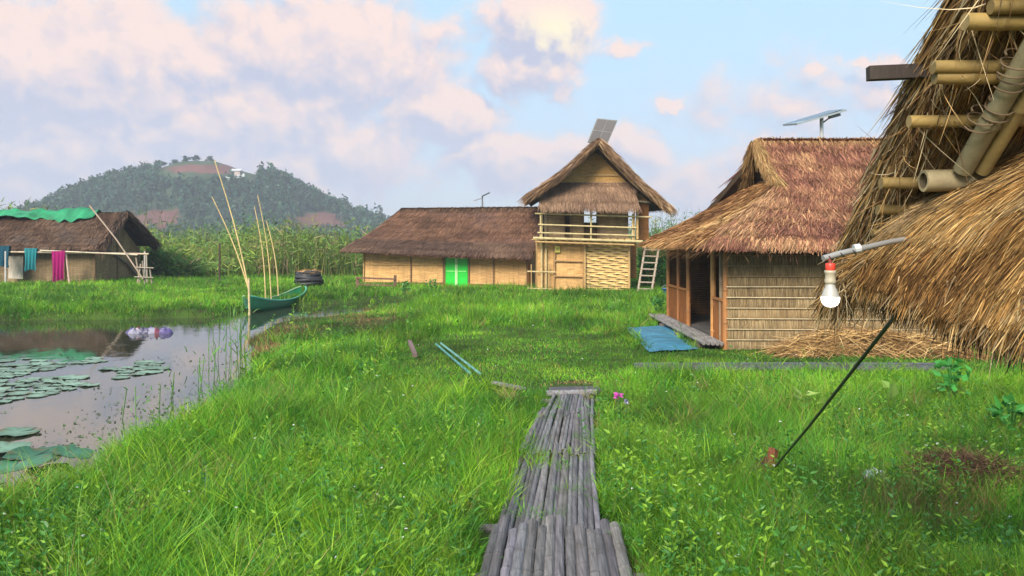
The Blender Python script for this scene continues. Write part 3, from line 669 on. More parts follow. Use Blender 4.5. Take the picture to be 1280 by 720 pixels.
# ------------------------------------------------------------------ thatched hut on the right
cx0, cy0, cy1, cx1 = 4.31, 16.06, 22.0, 9.6
t = thing('thatched_hut', ((cx0+cx1)/2, 19, 0), 'reddish thatched hut with open porch and banded grass walls', 'hut')
ez = 2.12
WALLP = [(.15, .105, .055), (.23, .165, .085), (.32, .24, .13), (.27, .18, .085)]
m = M()
m.box(((cx0+cx1)/2, cy0+.06, ez/2), (cx1-cx0-.12, .08, ez), (.12, .08, .045))
nrow = 10
for k in range(nrow):            # each course hangs from its batten
    zt = ez-.02-(ez/nrow)*k
    g_ = curved((cx0+.02, cy0+.005, zt+.03), (cx1, cy0+.005, zt+.03), (cx0+.02, cy0-.015, zt-ez/nrow*.97), (cx1, cy0-.015, zt-ez/nrow*.97), 0)
    n = 3600; R = np.c_[rng.uniform(cx0, cx1, n), cy0+.01-rng.random(n)*.03, zt+.02-rng.random(n)*.06]
    f = fnoise(R[:, 0], R[:, 2]*3, .8, 70+k); c = np.array(WALLP)[np.clip((f*4+rng.normal(0, .7, n)).astype(int), 0, 3)]*rng.uniform(.7, 1.25, (n, 1))*(1 if k > 1 else .9)
    m.ribbons(R, np.c_[rng.normal(0, .05, n), -.03-rng.random(n)*.05, -np.ones(n)], ez/nrow*rng.uniform(.7, 1.12, n), .016, c, 1, side=nrm(np.c_[np.ones(n), rng.normal(0, .3, n), np.zeros(n)]))
m.build('front_wall', MT['thatch'], t)
for k in range(1, nrow):
    m = M(); zt = ez-.02-(ez/nrow)*k; m.tube([(cx0-.02, cy0-.05, zt+.01), ((cx0+cx1)/2, cy0-.05, zt+rng.normal(0, .008)), (cx1, cy0-.05, zt)], .009 if k not in (4, 5) else .013, (.52, .42, .26) if k > 3 else (.30, .22, .12), 6); m.build('batten', MT['bamboo'], t)
# side and back walls
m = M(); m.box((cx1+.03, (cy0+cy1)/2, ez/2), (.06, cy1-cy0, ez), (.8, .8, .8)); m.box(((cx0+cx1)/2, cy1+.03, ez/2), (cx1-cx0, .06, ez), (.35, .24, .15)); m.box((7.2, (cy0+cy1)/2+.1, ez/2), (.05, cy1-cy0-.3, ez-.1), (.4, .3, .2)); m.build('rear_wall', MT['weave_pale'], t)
m = M(); m.box(((cx0+cx1)/2, (cy0+cy1)/2+.05, .09), (cx1-cx0-.1, cy1-cy0-.2, .12), (.12, .11, .10)); m.build('floor', MT['wood'], t)
OR = (.36, .14, .042)
def sidewall(y0, y1):     # orange plank dado with posts, along x=cx0
    m = M(); m.box((cx0, (y0+y1)/2, .55), (.05, y1-y0, .85), OR); pn = m.build('side_panel', MT['wood'], t)
    m = M()
    for y in np.arange(y0+.02, y1, .16): m.box((cx0-.034, y, .55), (.016, .02, .84), A(*OR)*.5)
    m.box((cx0-.04, (y0+y1)/2, .98), (.05, y1-y0, .05), A(*OR)*1.2); m.build('panel_trim', MT['wood'], pn)
sidewall(cy0+.12, 17.0); sidewall(19.5, cy1-.1)
for y, r_, c in ((cy0+.02, .055, (.34, .15, .05)), (cy0+.35, .04, (.30, .22, .14)), (17.05, .06, (.50, .24, .08)), (19.45, .055, (.38, .16, .05)), (20.6, .05, (.34, .14, .05)), (cy1-.05, .055, (.36, .16, .05))):
    m = M(); m.tube([(cx0-.02, y, 0), (cx0-.02, y, ez+.05)], r_, c, 10, .6); m.build('post', MT['bamboo'], t)
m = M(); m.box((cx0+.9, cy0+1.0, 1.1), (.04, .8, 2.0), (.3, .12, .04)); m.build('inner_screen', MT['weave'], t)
m = M(); m.tube([(cx0-.02, cy0-.1, ez+.06), (cx0-.02, cy1+.1, ez+.06)], .05, BD, 8, .5); m.tube([(cx0-.2, cy0-.03, ez+.1), (cx1, cy0-.03, ez+.1)], .045, BD, 8, .5); m.build('wall_plate', MT['bamboo'], t)
# roof: hip skirt with a raised open gable
RY = 19.0; zr = H+.121*RY; xg = 5.92                      # ridge
n1, n2 = A(xg-.05, 17.7, 3.45), A(xg-.05, 20.4, 3.42)     # gable foot
E0, E1 = A(3.72, 15.35, 2.13), A(3.72, 22.6, 2.13); XR = 10.6
m = M()
g_ = np.zeros((3, 6, 3))                                   # front slope incl. hip corner
for i, (tx, bxx) in enumerate(((xg-.1, E0[0]), (7.6, 6.6), (XR, XR+.4))):
    for j in range(6):
        v = j/5; p = lerp((tx, RY, zr-.02), (bxx, E0[1], 2.08), v)
        if i == 0:
            if v <= .4: p = lerp((xg-.12, RY, zr), n1, v/.4)
            else: p = lerp(n1, (E0[0]-.02, E0[1], 2.13), (v-.4)/.6)
        p[2] -= .16*math.sin(math.pi*v)*(1 if i else .3); g_[i, j] = p
thatch(m, g_, 36000, .60, .024, RUSTY, rows=7, lift=.055, thick=.15, seed=12, ang=.22, fringe=.55, patch=.8, contrast=.6, under=3000, messy=.11)
g2 = np.zeros((3, 4, 3))
for i, (tp_, bt_) in enumerate(((n2, E1), ((xg-.02, 19.05, 3.5), (3.62, 19, 2.10)), (n1, E0))):
    for j in range(4): v = j/3; p = lerp(tp_, bt_, v); p[2] -= .07*math.sin(math.pi*v); g2[i, j] = p
thatch(m, g2, 17000, .60, .024, [(.17, .08, .035), (.28, .14, .055), (.40, .21, .08), (.48, .30, .13)], rows=6, lift=.055, thick=.14, seed=13, contrast=.55, messy=.09, ang=.18, fringe=.55, under=3000)
gb = curved((xg, RY, zr), (XR, RY, zr), (xg-1.4, 22.8, 2.1), (XR, 22.8, 2.1), .15); thatch(m, gb, 3500, .7, .04, RUSTY, rows=7, lift=.05, thick=.15, seed=14)
GB = [(.24, .14, .06), (.36, .22, .09), (.46, .30, .13)]
verge(m, (xg-.15, RY, zr+.03), n1+A(-.02, 0, .05), 2400, .10, GB, .5, .018, sag=.1); verge(m, (xg-.15, RY, zr+.03), n2+A(-.02, .1, .05), 2400, .11, GB, .5, .018, sag=.1)
ridge_cap(m, (xg-.1, RY, zr+.02), (XR, RY, zr+.02), .15, 3500, [(.22, .12, .06), (.36, .20, .09), (.48, .3, .15)], .02)
m.build('roof', MT['thatch'], t)
m = M(); v = np.array([(xg+.35, 17.9, 3.45), (xg+.35, 20.2, 3.45), (xg+.35, RY, zr-.12)]); vv = np.vstack([v, v+A(.04, 0, 0)]); m.add(vv, [(0, 1, 2), (5, 4, 3)], (.3, .22, .14)); m.add(vv, [(0, 3, 4, 1), (1, 4, 5, 2), (2, 5, 3, 0)], (.3, .2, .1)); m.build('gable_wall', MT['weave'], t)  # dark triangle paints the shaded hollow behind the open gable
m = M()
for b in (n1, n2): m.tube([(xg-.02, RY, zr-.1), b+A(.05, 0, -.08)], .04, BD, 7, .4)
for z in (3.62, 3.85, 4.08): k_ = (zr-z)/(zr-3.45)*1.15; m.tube([(xg+.2, RY-k_, z), (xg+.2, RY+k_, z)], .022, BD, 6)
m.build('gable_pole', MT['bamboo'], t)
# narrow grey step of bamboo along the porch
t = thing('bamboo_step', (4.0, 19, 0), 'narrow grey bamboo step along the open side of the reddish hut', 'step')
for k in range(5):
    m = M(); m.tube([(3.85+k*.085, 16.0+rng.uniform(-.1, .1), .13), (3.80+k*.085, 22.0, .14)], .042, A(.24, .22, .21)*rng.uniform(.8, 1.2), 8, .5); m.build('pole', MT['oldbamboo'], t)
for y in (16.5, 18.3, 20.2, 21.8): m = M(); m.box((4.0, y, .045), (.55, .1, .09), (.12, .1, .08)); m.build('bearer', MT['wood'], t)
# blue mat
m = M(); c4 = [G(779, 408, .05), G(836, 405, .05), G(873, 436, .05), G(812, 438, .05)]
uu, vv = np.meshgrid(np.linspace(0, 1, 30), np.linspace(0, 1, 50), indexing='ij'); P_ = (np.asarray(c4[3])*(1-uu)[..., None]+np.asarray(c4[2])*uu[..., None])*(1-vv)[..., None]+(np.asarray(c4[0])*(1-uu)[..., None]+np.asarray(c4[1])*uu[..., None])*vv[..., None]
P_[..., 2] = ground_h(P_[..., 0], P_[..., 1])+.05+(fnoise(P_[..., 0], P_[..., 1], .3, 81)-.5)*.04
lt = np.where(((vv*40).astype(int) % 2 == 0), 1.0, .72)[..., None]*(.7+.6*fnoise(P_[..., 0], P_[..., 1], .25, 83))[..., None]
m.grid(P_, A(.055, .22, .34)*lt); m.grid(P_-A(0, 0, .008), A(.03, .1, .16), True); tag(m.build('ground_mat', MT['tarp']), 'faded blue mat spread on the grass beside the hut porch', 'mat')
# straw heap
t = thing('straw_heap', (7.0, 15.2, 0), 'heap of dry golden straw lying against the banded hut wall', 'straw heap')
m = M(); n = 9000; u = rng.random(n); R = np.c_[4.9+u*3.4*1.0+.3, 15.3+rng.normal(0, .22, n), np.abs(rng.normal(0, .5, n))*.55*np.sin(np.pi*np.clip(u, .03, .97))**.7+.03]
R[:, 2] = np.minimum(R[:, 2], .48-.3*np.abs(u-.35)); D = np.c_[rng.normal(1, .5, n)*rng.choice([-1, 1], n), rng.normal(0, .5, n), rng.normal(-.15, .28, n)]
m.ribbons(R, D, rng.uniform(.3, .8, n), .014, np.array([(.30, .17, .06), (.46, .28, .11), (.56, .38, .17), (.2, .11, .05)])[rng.integers(0, 4, n)]*rng.uniform(.7, 1.2, (n, 1)), 2, droop=.25); m.build('straw', MT['thatch'], t)
m = M(); g_ = np.array([[(5.0+3.3*a, 15.35+.38*math.cos(b), .40*math.sin(b)*math.sin(math.pi*max(min(a, .98), .02))**.6) for b in np.linspace(0, math.pi, 9)] for a in np.linspace(0, 1, 18)]); m.grid(g_, (.22, .13, .05)); m.build('core', MT['thatch'], t)
# solar panel on a mast above this roof
t = thing('solar_array', (W(1027, 180, 19.6)[0], 19.6, 3.0), 'thin tilted solar panel on a white mast above the reddish hut roof', 'solar panel')
x = W(1027, 180, 19.6)[0]; m = M(); m.tube([(x, 19.6, 3.9), (x, 19.6, 5.22)], .045, (.6, .6, .58), 9); m.tube([(x, 19.6, 5.05), (x+.28, 19.6, 5.26)], .02, (.5, .5, .5), 6); m.build('mast', MT['metal'], t)
a, b = W(996, 154, 19.2), W(1058, 136.5, 19.2); m = M(); m.slab(a, b, b+A(0, 1.0, .12), a+A(0, 1.0, .12), .045, (.42, .47, .50)); m.build('frame', MT['metal'], t)
m = M(); m.poly([a+A(.04, .04, .012), b+A(-.04, .04, .012), b+A(-.04, .96, .13), a+A(.04, .96, .13)], (.03, .04, .07)); m.build('cells', MT['solar'], t)
m = M(); m.box(W(1043, 145, 19.5), (.26, .14, .07), (.2, .22, .24), tilt=[[.96, 0, -.26], [0, 1, 0], [.26, 0, .96]]); m.build('controller_box', MT['metal'], t)

# ------------------------------------------------------------------ washing-line hut on the far left
t = thing('bank_hut', (-24, 42.8, 0), 'weathered brown thatched hut on the far bank with a green sheet on its ridge', 'hut')
fx0, fx1, fy0, fy1 = -34.0, -21.1, 40.5, 45.2; hz_ = 1.75
m = M(); m.box(((fx0+fx1)/2, fy0, hz_/2), (fx1-fx0, .06, hz_), (.72, .72, .75)); m.box(((fx0+fx1)/2, fy1, hz_/2), (fx1-fx0, .06, hz_), (.7, .7, .7))
m.build('front_wall', MT['weave_pale'], t)
m = M(); yy = np.linspace(fy0+.04, fy1-.04, 3); v = np.array([(fx1, fy0+.04, 0), (fx1, fy1-.04, 0), (fx1, fy1-.04, hz_), (fx1, 42.85, 3.2), (fx1, fy0+.04, hz_)]); m.poly(v, (.62, .55, .5)); m.poly((v-A(.05, 0, 0))[::-1], (.62, .55, .5)); m.build('gable_wall', MT['weave_pale'], t)
m = M(); HB = [(.085, .05, .035), (.15, .085, .055), (.21, .125, .08), (.13, .09, .07)]
ra, rb_ = A(fx0-.5, 42.85, 3.55), A(-20.75, 42.85, 3.62); ea, eb = A(fx0-.5, 39.7, 1.72), A(-20.35, 39.7, 1.78); ba, bb = A(fx0-.5, 46, 1.8), A(-20.6, 46.0, 2.0)
thatch(m, curved(ra, rb_, ea, eb, .1, mid=.05), 22000, .6, .032, HB, rows=8, lift=.06, thick=.16, seed=21, ang=.25, messy=.1); thatch(m, curved(rb_, ra, bb, ba, .1), 4000, .7, .04, HB, rows=8, lift=.05, thick=.16, seed=22)
verge(m, rb_, eb, 2200, .2, HB, .6, .03); verge(m, rb_, bb, 3200, .24, [(.06, .04, .03), (.10, .06, .04)], .6, .03)
n = 700; R = lerp(rb_, bb, 0)+(bb-rb_)*rng.random((n, 1)); m.ribbons(R, np.c_[np.ones(n), rng.normal(0, .4, n), rng.normal(-.15, .3, n)], rng.uniform(.2, .55, n), .03, A(.10, .065, .045)*rng.uniform(.6, 1.5, (n, 1)), 2, droop=.2)
m.build('roof', MT['thatch'], t)
for a, b in (((fx1, fy0), 1.8), ((-22.6, fy0-.05), 1.8), ((-24.6, fy0-.05), 1.8), ((fx1+.05, 42.8), 3.2), ((fx1+.05, fy1), 1.8)):
    m = M(); m.tube([(a[0], a[1]-.05, 0), (a[0], a[1]-.05, b)], .05, BD, 7, .5); m.build('post', MT['bamboo'], t)
m = M(); m.tube([(fx1+.1, 40.7, 2.0), (fx1+.1, 43.6, .9), (fx1+.1, 44.9, .1)], .05, (.08, .06, .05), 7); m.build('brace', MT['bamboo'], t)
# green sheet
m = M(); uu = np.linspace(-29.5, W(123, 266, 42.8)[0], 90); sec = np.array([(-.75, -.42), (-.5, -.22), (-.25, -.04), (0, .1), (.3, .0), (.7, -.3)])
P_ = np.array([[(x, 42.85+s[0]*(1+.25*math.sin(x*2.1)), 3.72+s[1]*(1+.3*math.sin(x*1.3+1))+(vnoise(A(x), A(s[0]), .35, 90)[0]-.5)*.24+.03*x*0) for s in sec] for x in uu]); m.grid(P_, A(.02, .22, .09)*(.3+1.4*fnoise(P_[..., 0], P_[..., 1], .4, 91))[..., None]); m.grid(P_-A(0, 0, .012), (.03, .3, .12), True)
tag(m.build('tarpaulin', MT['tarp'], smooth=True), 'crumpled bright green sheet laid along the ridge of the far-bank hut', 'tarpaulin')
# washing rail
t = thing('washing_rail', W(95, 353, 39), 'long pale bamboo rail on posts in front of the far-bank hut', 'clothes rail')
m = M(); m.tube([W(-60, 314, 39.2), W(60, 315.5, 39.1), W(186, 317.5, 39)], .045, (.42, .32, .22), 8, .6); m.build('rail', MT['bamboo'], t)
m = M(); m.tube([W(50, 313, 39.0), W(172, 318.5, 38.95)], .035, (.5, .42, .3), 7, .6); m.build('rail', MT['bamboo'], t)
for px, y1, c in ((85, 353, (.55, .38, .3)), (181, 354, (.4, .36, .32)), (-40, 352, BD), (7, 352, (.5, .48, .46))):
    a = W(px-3 if px == 85 else px, 314, 39.05); b = a.copy(); b[0] += .2 if px == 85 else 0; b[2] = 0; m = M(); m.tube([b, a], .045, c, 7, .5); m.build('post', MT['bamboo'], t)
def cloth(px0, px1, y0, y1, d, col, label, name, seed, cat='cloth'):
    m = M(); a, b = W(px0, y0, d), W(px1, y1, d); us = np.linspace(0, 1, 22); vs = np.linspace(0, 1, 12)
    P_ = np.array([[(a[0]+(b[0]-a[0])*(u*(1-.12*math.sin(v*2.6))+.06*math.sin(v*2.6)), d-.06+.05*math.sin(u*21+seed+v*1.2)*(.3+v), a[2]+(b[2]-a[2])*v*(1+.05*math.sin(u*5+seed))) for v in vs] for u in us])
    top = np.array([[(P_[i, 0, 0], d-.06+.12*k, a[2]+.03*math.sin(k*math.pi)) for k in np.linspace(0, 1, 4)] for i in range(22)]); bkf = top[:, -1:, :]+np.array([[(0, 0, -.45*k) for k in np.linspace(0, 1, 4)]])
    m.grid(P_, col); m.grid(top, col); m.grid(bkf, col); tag(m.build(name, MT['cloth'], smooth=True), label, cat, 'cloths drying on the rail')
cloth(65, 82, 314, 351, 39, (.27, .010, .11), 'magenta cloth hanging from the rail of the far-bank hut', 'hanging_cloth', 1)
cloth(31, 47, 311, 338, 39.1, (.02, .17, .19), 'teal cloth hanging between the magenta cloth and the dark one', 'hanging_cloth', 2)
cloth(-12, 13, 308, 333, 39.1, (.012, .06, .09), 'dark blue-green cloth at the left end of the washing rail', 'hanging_cloth', 3)
m = M(); m.box(W(20, 334, 40.1)-A(0, 0, 0), (.72, .05, 1.1), (.52, .46, .38), jit=.02); tag(m.build('pale_board', MT['wood']), 'pale stained board leaning on the far-bank hut wall between two cloths', 'board')
m = M(); m.tube([W(112, 257, 39.3), W(146, 300, 38.9), W(179, 349, 38.3)], .036, (.30, .22, .16), 8, .6); tag(m.build('leaning_pole', MT['bamboo']), 'long thin pole leaning across the corner of the far-bank hut roof', 'pole')
t = thing('stick_fence', W(180, 354, 38.5), 'rickety stick fence at the right corner of the far-bank hut', 'fence')
for i, (a, b, c, d_) in enumerate(((170, 322, 175, 354), (176, 330, 172, 354), (183, 318, 184, 353), (187, 335, 190, 354), (178, 326, 181, 354))):
    m = M(); m.tube([W(a, b, 38.4), W(c, d_, 38.4)], .035, A(.36, .29, .22)*rng.uniform(.6, 1.3), 6); m.build('stick', MT['bamboo'], t)
for y in (334, 346): m = M(); m.tube([W(168, y, 38.3), W(192, y+1, 38.3)], .03, (.3, .24, .18), 6); m.build('stick', MT['bamboo'], t)

# ------------------------------------------------------------------ boat and punting poles
b0_, b1_ = A(-8.7, 26.2), A(-8.2, 31.4)
t = thing('boat', ((b0_+b1_)[0]/2, (b0_+b1_)[1]/2, WZ), 'slim green wooden boat moored end-on at the bank', 'boat')
ba_ = nrm(b1_-b0_); bs_ = A(ba_[1], -ba_[0]); NL, NS = 26, 9
def hull(k, w=.0, top=0.0):
    P_ = np.zeros((NL, NS, 3))
    for i in range(NL):
        u = i/(NL-1); c = b0_+(b1_-b0_)*u; hw = (.42*math.sin(math.pi*min(max(u, .0), 1))**.55+.09)*k; sh_ = .02+.30*abs(2*u-1)**2.3
        keel = WZ-.12+.28*abs(2*u-1)**3
        for j in range(NS):
            s = -1+2*j/(NS-1); xx = hw*s/abs(s)*(abs(s)**.75) if s else 0; zz = keel+(sh_+.02-keel)*abs(s)**2.2
            p = c+bs_*xx; P_[i, j] = (p[0], p[1], zz+w)
    return P_
m = M(); o_ = hull(1); i_ = hull(.92, .03); m.grid(o_, (.02, .17, .075), True); m.grid(i_, (.03, .28, .12))
for e in (0, -1): m.grid(np.stack([o_[e], i_[e]]), (.02, .2, .1))
m.build('hull', MT['paint'], t, True)
for j in (0, -1):
    m = M(); m.tube((o_[:, j]+i_[:, j])/2+A(0, 0, .02), .028, (.08, .38, .26) if j else (.30, .42, .22), 7); m.build('gunwale', MT['paint'], t)
for u in (5, 10, 15, 20): m = M(); m.beam(i_[u, 1]+A(0, 0, -.03), i_[u, -2]+A(0, 0, -.03), .16, .025, (.04, .25, .12)); m.build('thwart', MT['paint'], t)
poles = [((268, 200), (313, 372), 27, .035, 'tallest yellow bamboo pole, leaning left over the boat end'), ((265, 246), (312, 366), 27.3, .032, 'leaning pole just below the tallest one, left of the boat'),
         ((318, 258), (332, 378), 27.8, .03, 'left pole of the upright trio in the boat'), ((322, 244), (339, 374), 28.4, .028, 'thin middle pole of the upright trio in the boat'),
         ((333, 276), (348, 370), 29, .032, 'right pole of the upright trio in the boat')]
for a, b, d, r, lb in poles:
    m = M(); p0, p1 = W(*b, d), W(*a, d+.5); r *= .8; n_ = 7; bow = [lerp(p0, p1, k/n_)+A(.10*math.sin(math.pi*k/n_), 0, 0) for k in range(n_+1)]
    m.tube(bow, r, (.55, .40, .17), 8, .38, r2=r*.5, ncol=(.2, .13, .06)); tag(m.build('bamboo_pole', MT['bamboo']), lb, 'pole', 'bamboo poles standing at the boat')
m = M(); p = W(312, 398, 25.7); m.tube([p+A(0, 0, -.3), W(311, 348, 25.7)], .035, (.45, .36, .2), 8, .35); tag(m.build('mooring_post', MT['bamboo']), 'short stake in the water at the near end of the boat', 'post')
m = M(); p = W(274.5, 344, 41); p[2] = 0; m.tube([p, W(274.5, 304, 41)], .05, (.07, .045, .035), 7); tag(m.build('dark_post', MT['wood']), 'dark upright post in the reeds left of the boat poles', 'post')
# dark basket
bp_ = W(386, 354, 37); bp_[2] = 0
t = thing('fish_basket', bp_, 'bulging black basket with dry straw on top on the far bank behind the boat', 'basket')
m = M(); an = np.linspace(0, 2*np.pi, 25)
for k, (r, z) in enumerate(((.5, .1), (.58, .22), (.60, .35), (.55, .48), (.50, .6), (.46, .7))):
    m.tube([(bp_[0]+r*math.cos(a)*(1+.05*math.sin(3*a+k)), bp_[1]+r*math.sin(a), bp_[2]+z+.03*math.sin(2*a+k*2)) for a in an], .085, A(.022, .022, .025)*rng.uniform(.8, 1.6), 6)
m.build('body', MT['tarp'], t, True)
m = M(); n = 600; R = np.c_[bp_[0]+rng.normal(0, .2, n), bp_[1]+rng.normal(0, .2, n), .7+rng.random(n)*.08]; m.ribbons(R, rng.normal(0, 1, (n, 3))*A(1, 1, .15), rng.uniform(.15, .4, n), .03, A(.42, .25, .11)*rng.uniform(.6, 1.3, (n, 1)), 1); m.build('straw', MT['thatch'], t)
# floating rubbish
m = M(); p = G(187, 416, WZ)
for k in range(9):
    c = [(.07, .05, .16), (.22, .21, .28), (.14, .03, .05), (.05, .045, .10)][k % 4]; q0 = p+np.r_[(k-4)*.11, rng.uniform(-.12, .12), 0]
    an = np.linspace(0, 2*np.pi, 9)
    g_ = np.array([[(q0[0]+(.20*math.cos(a)*math.cos(e)), q0[1]+.13*math.sin(a)*math.cos(e), q0[2]-.02+.11*math.sin(e)*(1+.5*math.sin(3*a+k)+.4*math.sin(7*a))) for e in np.linspace(0, 1.5, 5)] for a in an]); m.grid(g_, c)
tag(m.build('plastic_bag', MT['plastic']), 'crumpled purple and red plastic rubbish floating near the far bank', 'rubbish')

# ------------------------------------------------------------------ bamboo walkway
t = thing('bamboo_walkway', (.4, 5, 0), 'weathered grey bamboo walkway leading from the camera into the grass', 'walkway')
def deck(y0, y1, xl0, xr0, xl1, xr1, nn, r, z, c0, nd=.32):
    for k in range(nn):
        f = (k+.5)/nn; a = A(xl0+(xr0-xl0)*f, y0+rng.uniform(-.12, .12), z+rng.normal(0, .008)); b = A(xl1+(xr1-xl1)*f+rng.normal(0, .003), y1+rng.uniform(-.12, .25), z+rng.normal(0, .008)-.01)
        c = A(*c0)*rng.uniform(.65, 1.35)*A(1+rng.normal(0, .04), 1, 1+rng.normal(0, .05))
        m = M(); mid = lerp(a, b, .5)+A(rng.normal(0, .004), 0, 0); m.tube([a, mid, b], r*rng.uniform(.88, 1.12), c, 12, nd, hollow=True, ncol=c*.4); m.build('bamboo_pole', MT['oldbamboo'], t)
deck(3.0, 5.9, -.36, .66, -.15, .80, 14, .040, .075, (.15, .137, .14), .36)
deck(5.75, 8.2, -.14, .64, .10, .84, 19, .0235, .05, (.15, .137, .14), .36)
deck(8.0, 10.0, .06, .84, .34, 1.00, 18, .0225, .06, (.15, .137, .14), .36)
deck(9.8, 11.1, .36, 1.0, .56, 1.14, 15, .022, .05, (.15, .137, .14), .36)
for y, x0, x1 in ((3.6, -.5, .8), (5.2, -.4, .9), (6.1, -.35, .95), (7.2, -.15, .85), (8.3, -.05, .95), (9.2, .1, 1.0), (10.1, .25, 1.1), (10.9, .4, 1.2)):
    m = M(); m.tube([(x0, y, .0), (x1, y, .0)], .035, (.13, .12, .12), 8, .4); m.build('bearer', MT['oldbamboo'], t)
m = M(); m.tube([(.48, 11.15, .06), (1.18, 11.18, .07)], .045, (.20, .19, .20), 10, .35); m.build('end_pole', MT['oldbamboo'], t)
m = M(); m.beam((.53, 11.5, .04), (1.26, 11.53, .05), .30, .04, (.085, .075, .085)); m.build('end_board', MT['wood'], t)
# dark sideways walkway half hidden in the grass
t = thing('sunken_walkway', (4.5, 13.2, 0), 'dark old bamboo strip crossing the grass in front of the hut', 'walkway')
for k in range(4):
    m = M(); m.tube([(2.1+rng.uniform(-.1, .1), 12.9+k*.13, .11), (4.6, 12.9+k*.13, .12), (7.2, 12.9+k*.13, .11)], .05, A(.075, .075, .085)*rng.uniform(.7, 1.4), 8, .4); m.build('pole', MT['oldbamboo'], t)
# teal painted poles on the grass
for i, (a, b, lb) in enumerate((((545, 430), (588, 467), 'left of two pale teal poles lying in the short grass'), ((551, 429), (600, 467), 'right of two pale teal poles lying in the short grass'))):
    m = M(); m.tube([G(*a, .14), G(*b, .16)], .020, (.08, .24, .22) if i == 0 else (.13, .30, .27), 9, .5); tag(m.build('teal_pole', MT['oldbamboo']), lb, 'pole', 'teal poles on the grass')
m = M(); m.beam(G(512, 427, .25), G(519, 444, .12), .07, .07, (.16, .11, .10)); tag(m.build('wooden_stump', MT['wood']), 'tilted dark wooden stub sticking out of the grass left of the teal poles', 'stake')
m = M()
for k in range(5): m.beam(G(618+k*6, 478+k*1.3, .06), G(630+k*6, 481+k*1.2, .07), .10, .03, A(.22, .21, .20)*rng.uniform(.7, 1.3))
tag(m.build('broken_bamboo', MT['oldbamboo']), 'grey broken bamboo scraps between the teal poles and the walkway end', 'debris')

# ------------------------------------------------------------------ nearest roof, upper right
t = thing('near_roof', (2.6, 3.6, 0), 'big straw-thatched roof seen from below with bamboo poles at the right edge', 'roof')
xv = 1.72
def NR(x, s, o=0.0):            # s: distance parameter down the slope: y 2.1..4.35
    y = 2.1+s*2.2; z = H+.92-(y-3.0)*.86+.10*math.sin(math.pi*s)*0
    return A(x, y-o*.65, z-o*.76)
g_ = np.array([[NR(x, s) for s in np.linspace(0, 1, 5)] for x in (xv+.05, 3.0, 4.6)])
m = M(); thatch(m, g_, 7000, .35, .009, GOLD, rows=8, lift=.03, thick=.10, seed=31, under=30000, ang=.10, basecol=(.10, .055, .025), flip=1, messy=.05, contrast=.6)
# ragged verge bundle
def bundle(m, pts, n, r, pal, L, w, jit=.1, droop=.12):
    pts = np.asarray(pts, float); k = rng.random(n)*(len(pts)-1.001); i = k.astype(int); f = (k-i)[:, None]; R = pts[i]*(1-f)+pts[i+1]*f; ax = nrm(pts[i+1]-pts[i])
    R = R+rng.normal(0, r, (n, 3)); pal = np.asarray(pal, float)
    m.ribbons(R, ax+rng.normal(0, jit, (n, 3)), L*rng.uniform(.4, 1.3, n), w*rng.uniform(.5, 1.5, n), pal[rng.integers(0, len(pal), n)]*rng.uniform(.5, 1.35, (n, 1)), 3, droop=droop*rng.random(n), curve=rng.normal(0, .08, (n, 3)))
EDG = [(.11, .06, .025), (.26, .145, .055), (.40, .26, .11), (.50, .40, .24), (.09, .06, .035)]
vp = [NR(xv, 0, -.02), NR(xv-.01, .25, 0), NR(xv-.04, .5, .0), NR(xv-.02, .75, .02), NR(xv+.0, 1.0, .03)]
bundle(m, vp, 5200, .016, EDG, .34, .008, .045, .04); bundle(m, [p+A(.07, 0, -.05) for p in vp], 2600, .026, EDG, .34, .007, .10, .04)
# tangle hanging beneath
n = 500; s_ = rng.random(n); R = np.array([NR(xv-.02+abs(rng.normal(0, .10)), v, .10) for v in s_]); 
m.ribbons(R, np.c_[rng.normal(0, .5, n), rng.normal(-.1, .4, n), -np.abs(rng.normal(.8, .4, n))], rng.uniform(.06, .26, n), .005, np.array(EDG)[rng.integers(0, 5, n)]*rng.uniform(.6, 1.4, (n, 1)), 4, curve=rng.normal(0, .35, (n, 3)))
n = 1100; s_ = rng.random(n); R = np.array([NR(xv-.04+abs(rng.normal(0, .05)), v, rng.uniform(.02, .10)) for v in s_]); pr_ = nrm(NR(xv, 1)-NR(xv, 0))
m.ribbons(R, pr_*rng.uniform(.3, 1, (n, 1))+np.c_[rng.normal(-.05, .22, n), rng.normal(0, .25, n), -np.abs(rng.normal(.35, .3, n))], rng.uniform(.07, .22, n), .0045, np.array(EDG)[rng.integers(0, 5, n)]*rng.uniform(.6, 1.4, (n, 1)), 4, curve=rng.normal(0, .22, (n, 3)))
# lower frayed end hanging behind the lamp
n = 2600; R = np.array([NR(xv-.02+rng.random()*1.1, .98+rng.normal(0, .03), .03) for _ in range(n)]); m.ribbons(R, np.c_[rng.normal(-.08, .2, n), rng.normal(.15, .2, n), -np.ones(n)], rng.uniform(.08, .26, n), .007, np.array(EDG)[rng.integers(0, 5, n)]*rng.uniform(.5, 1.2, (n, 1)), 3, curve=rng.normal(0, .2, (n, 3)))
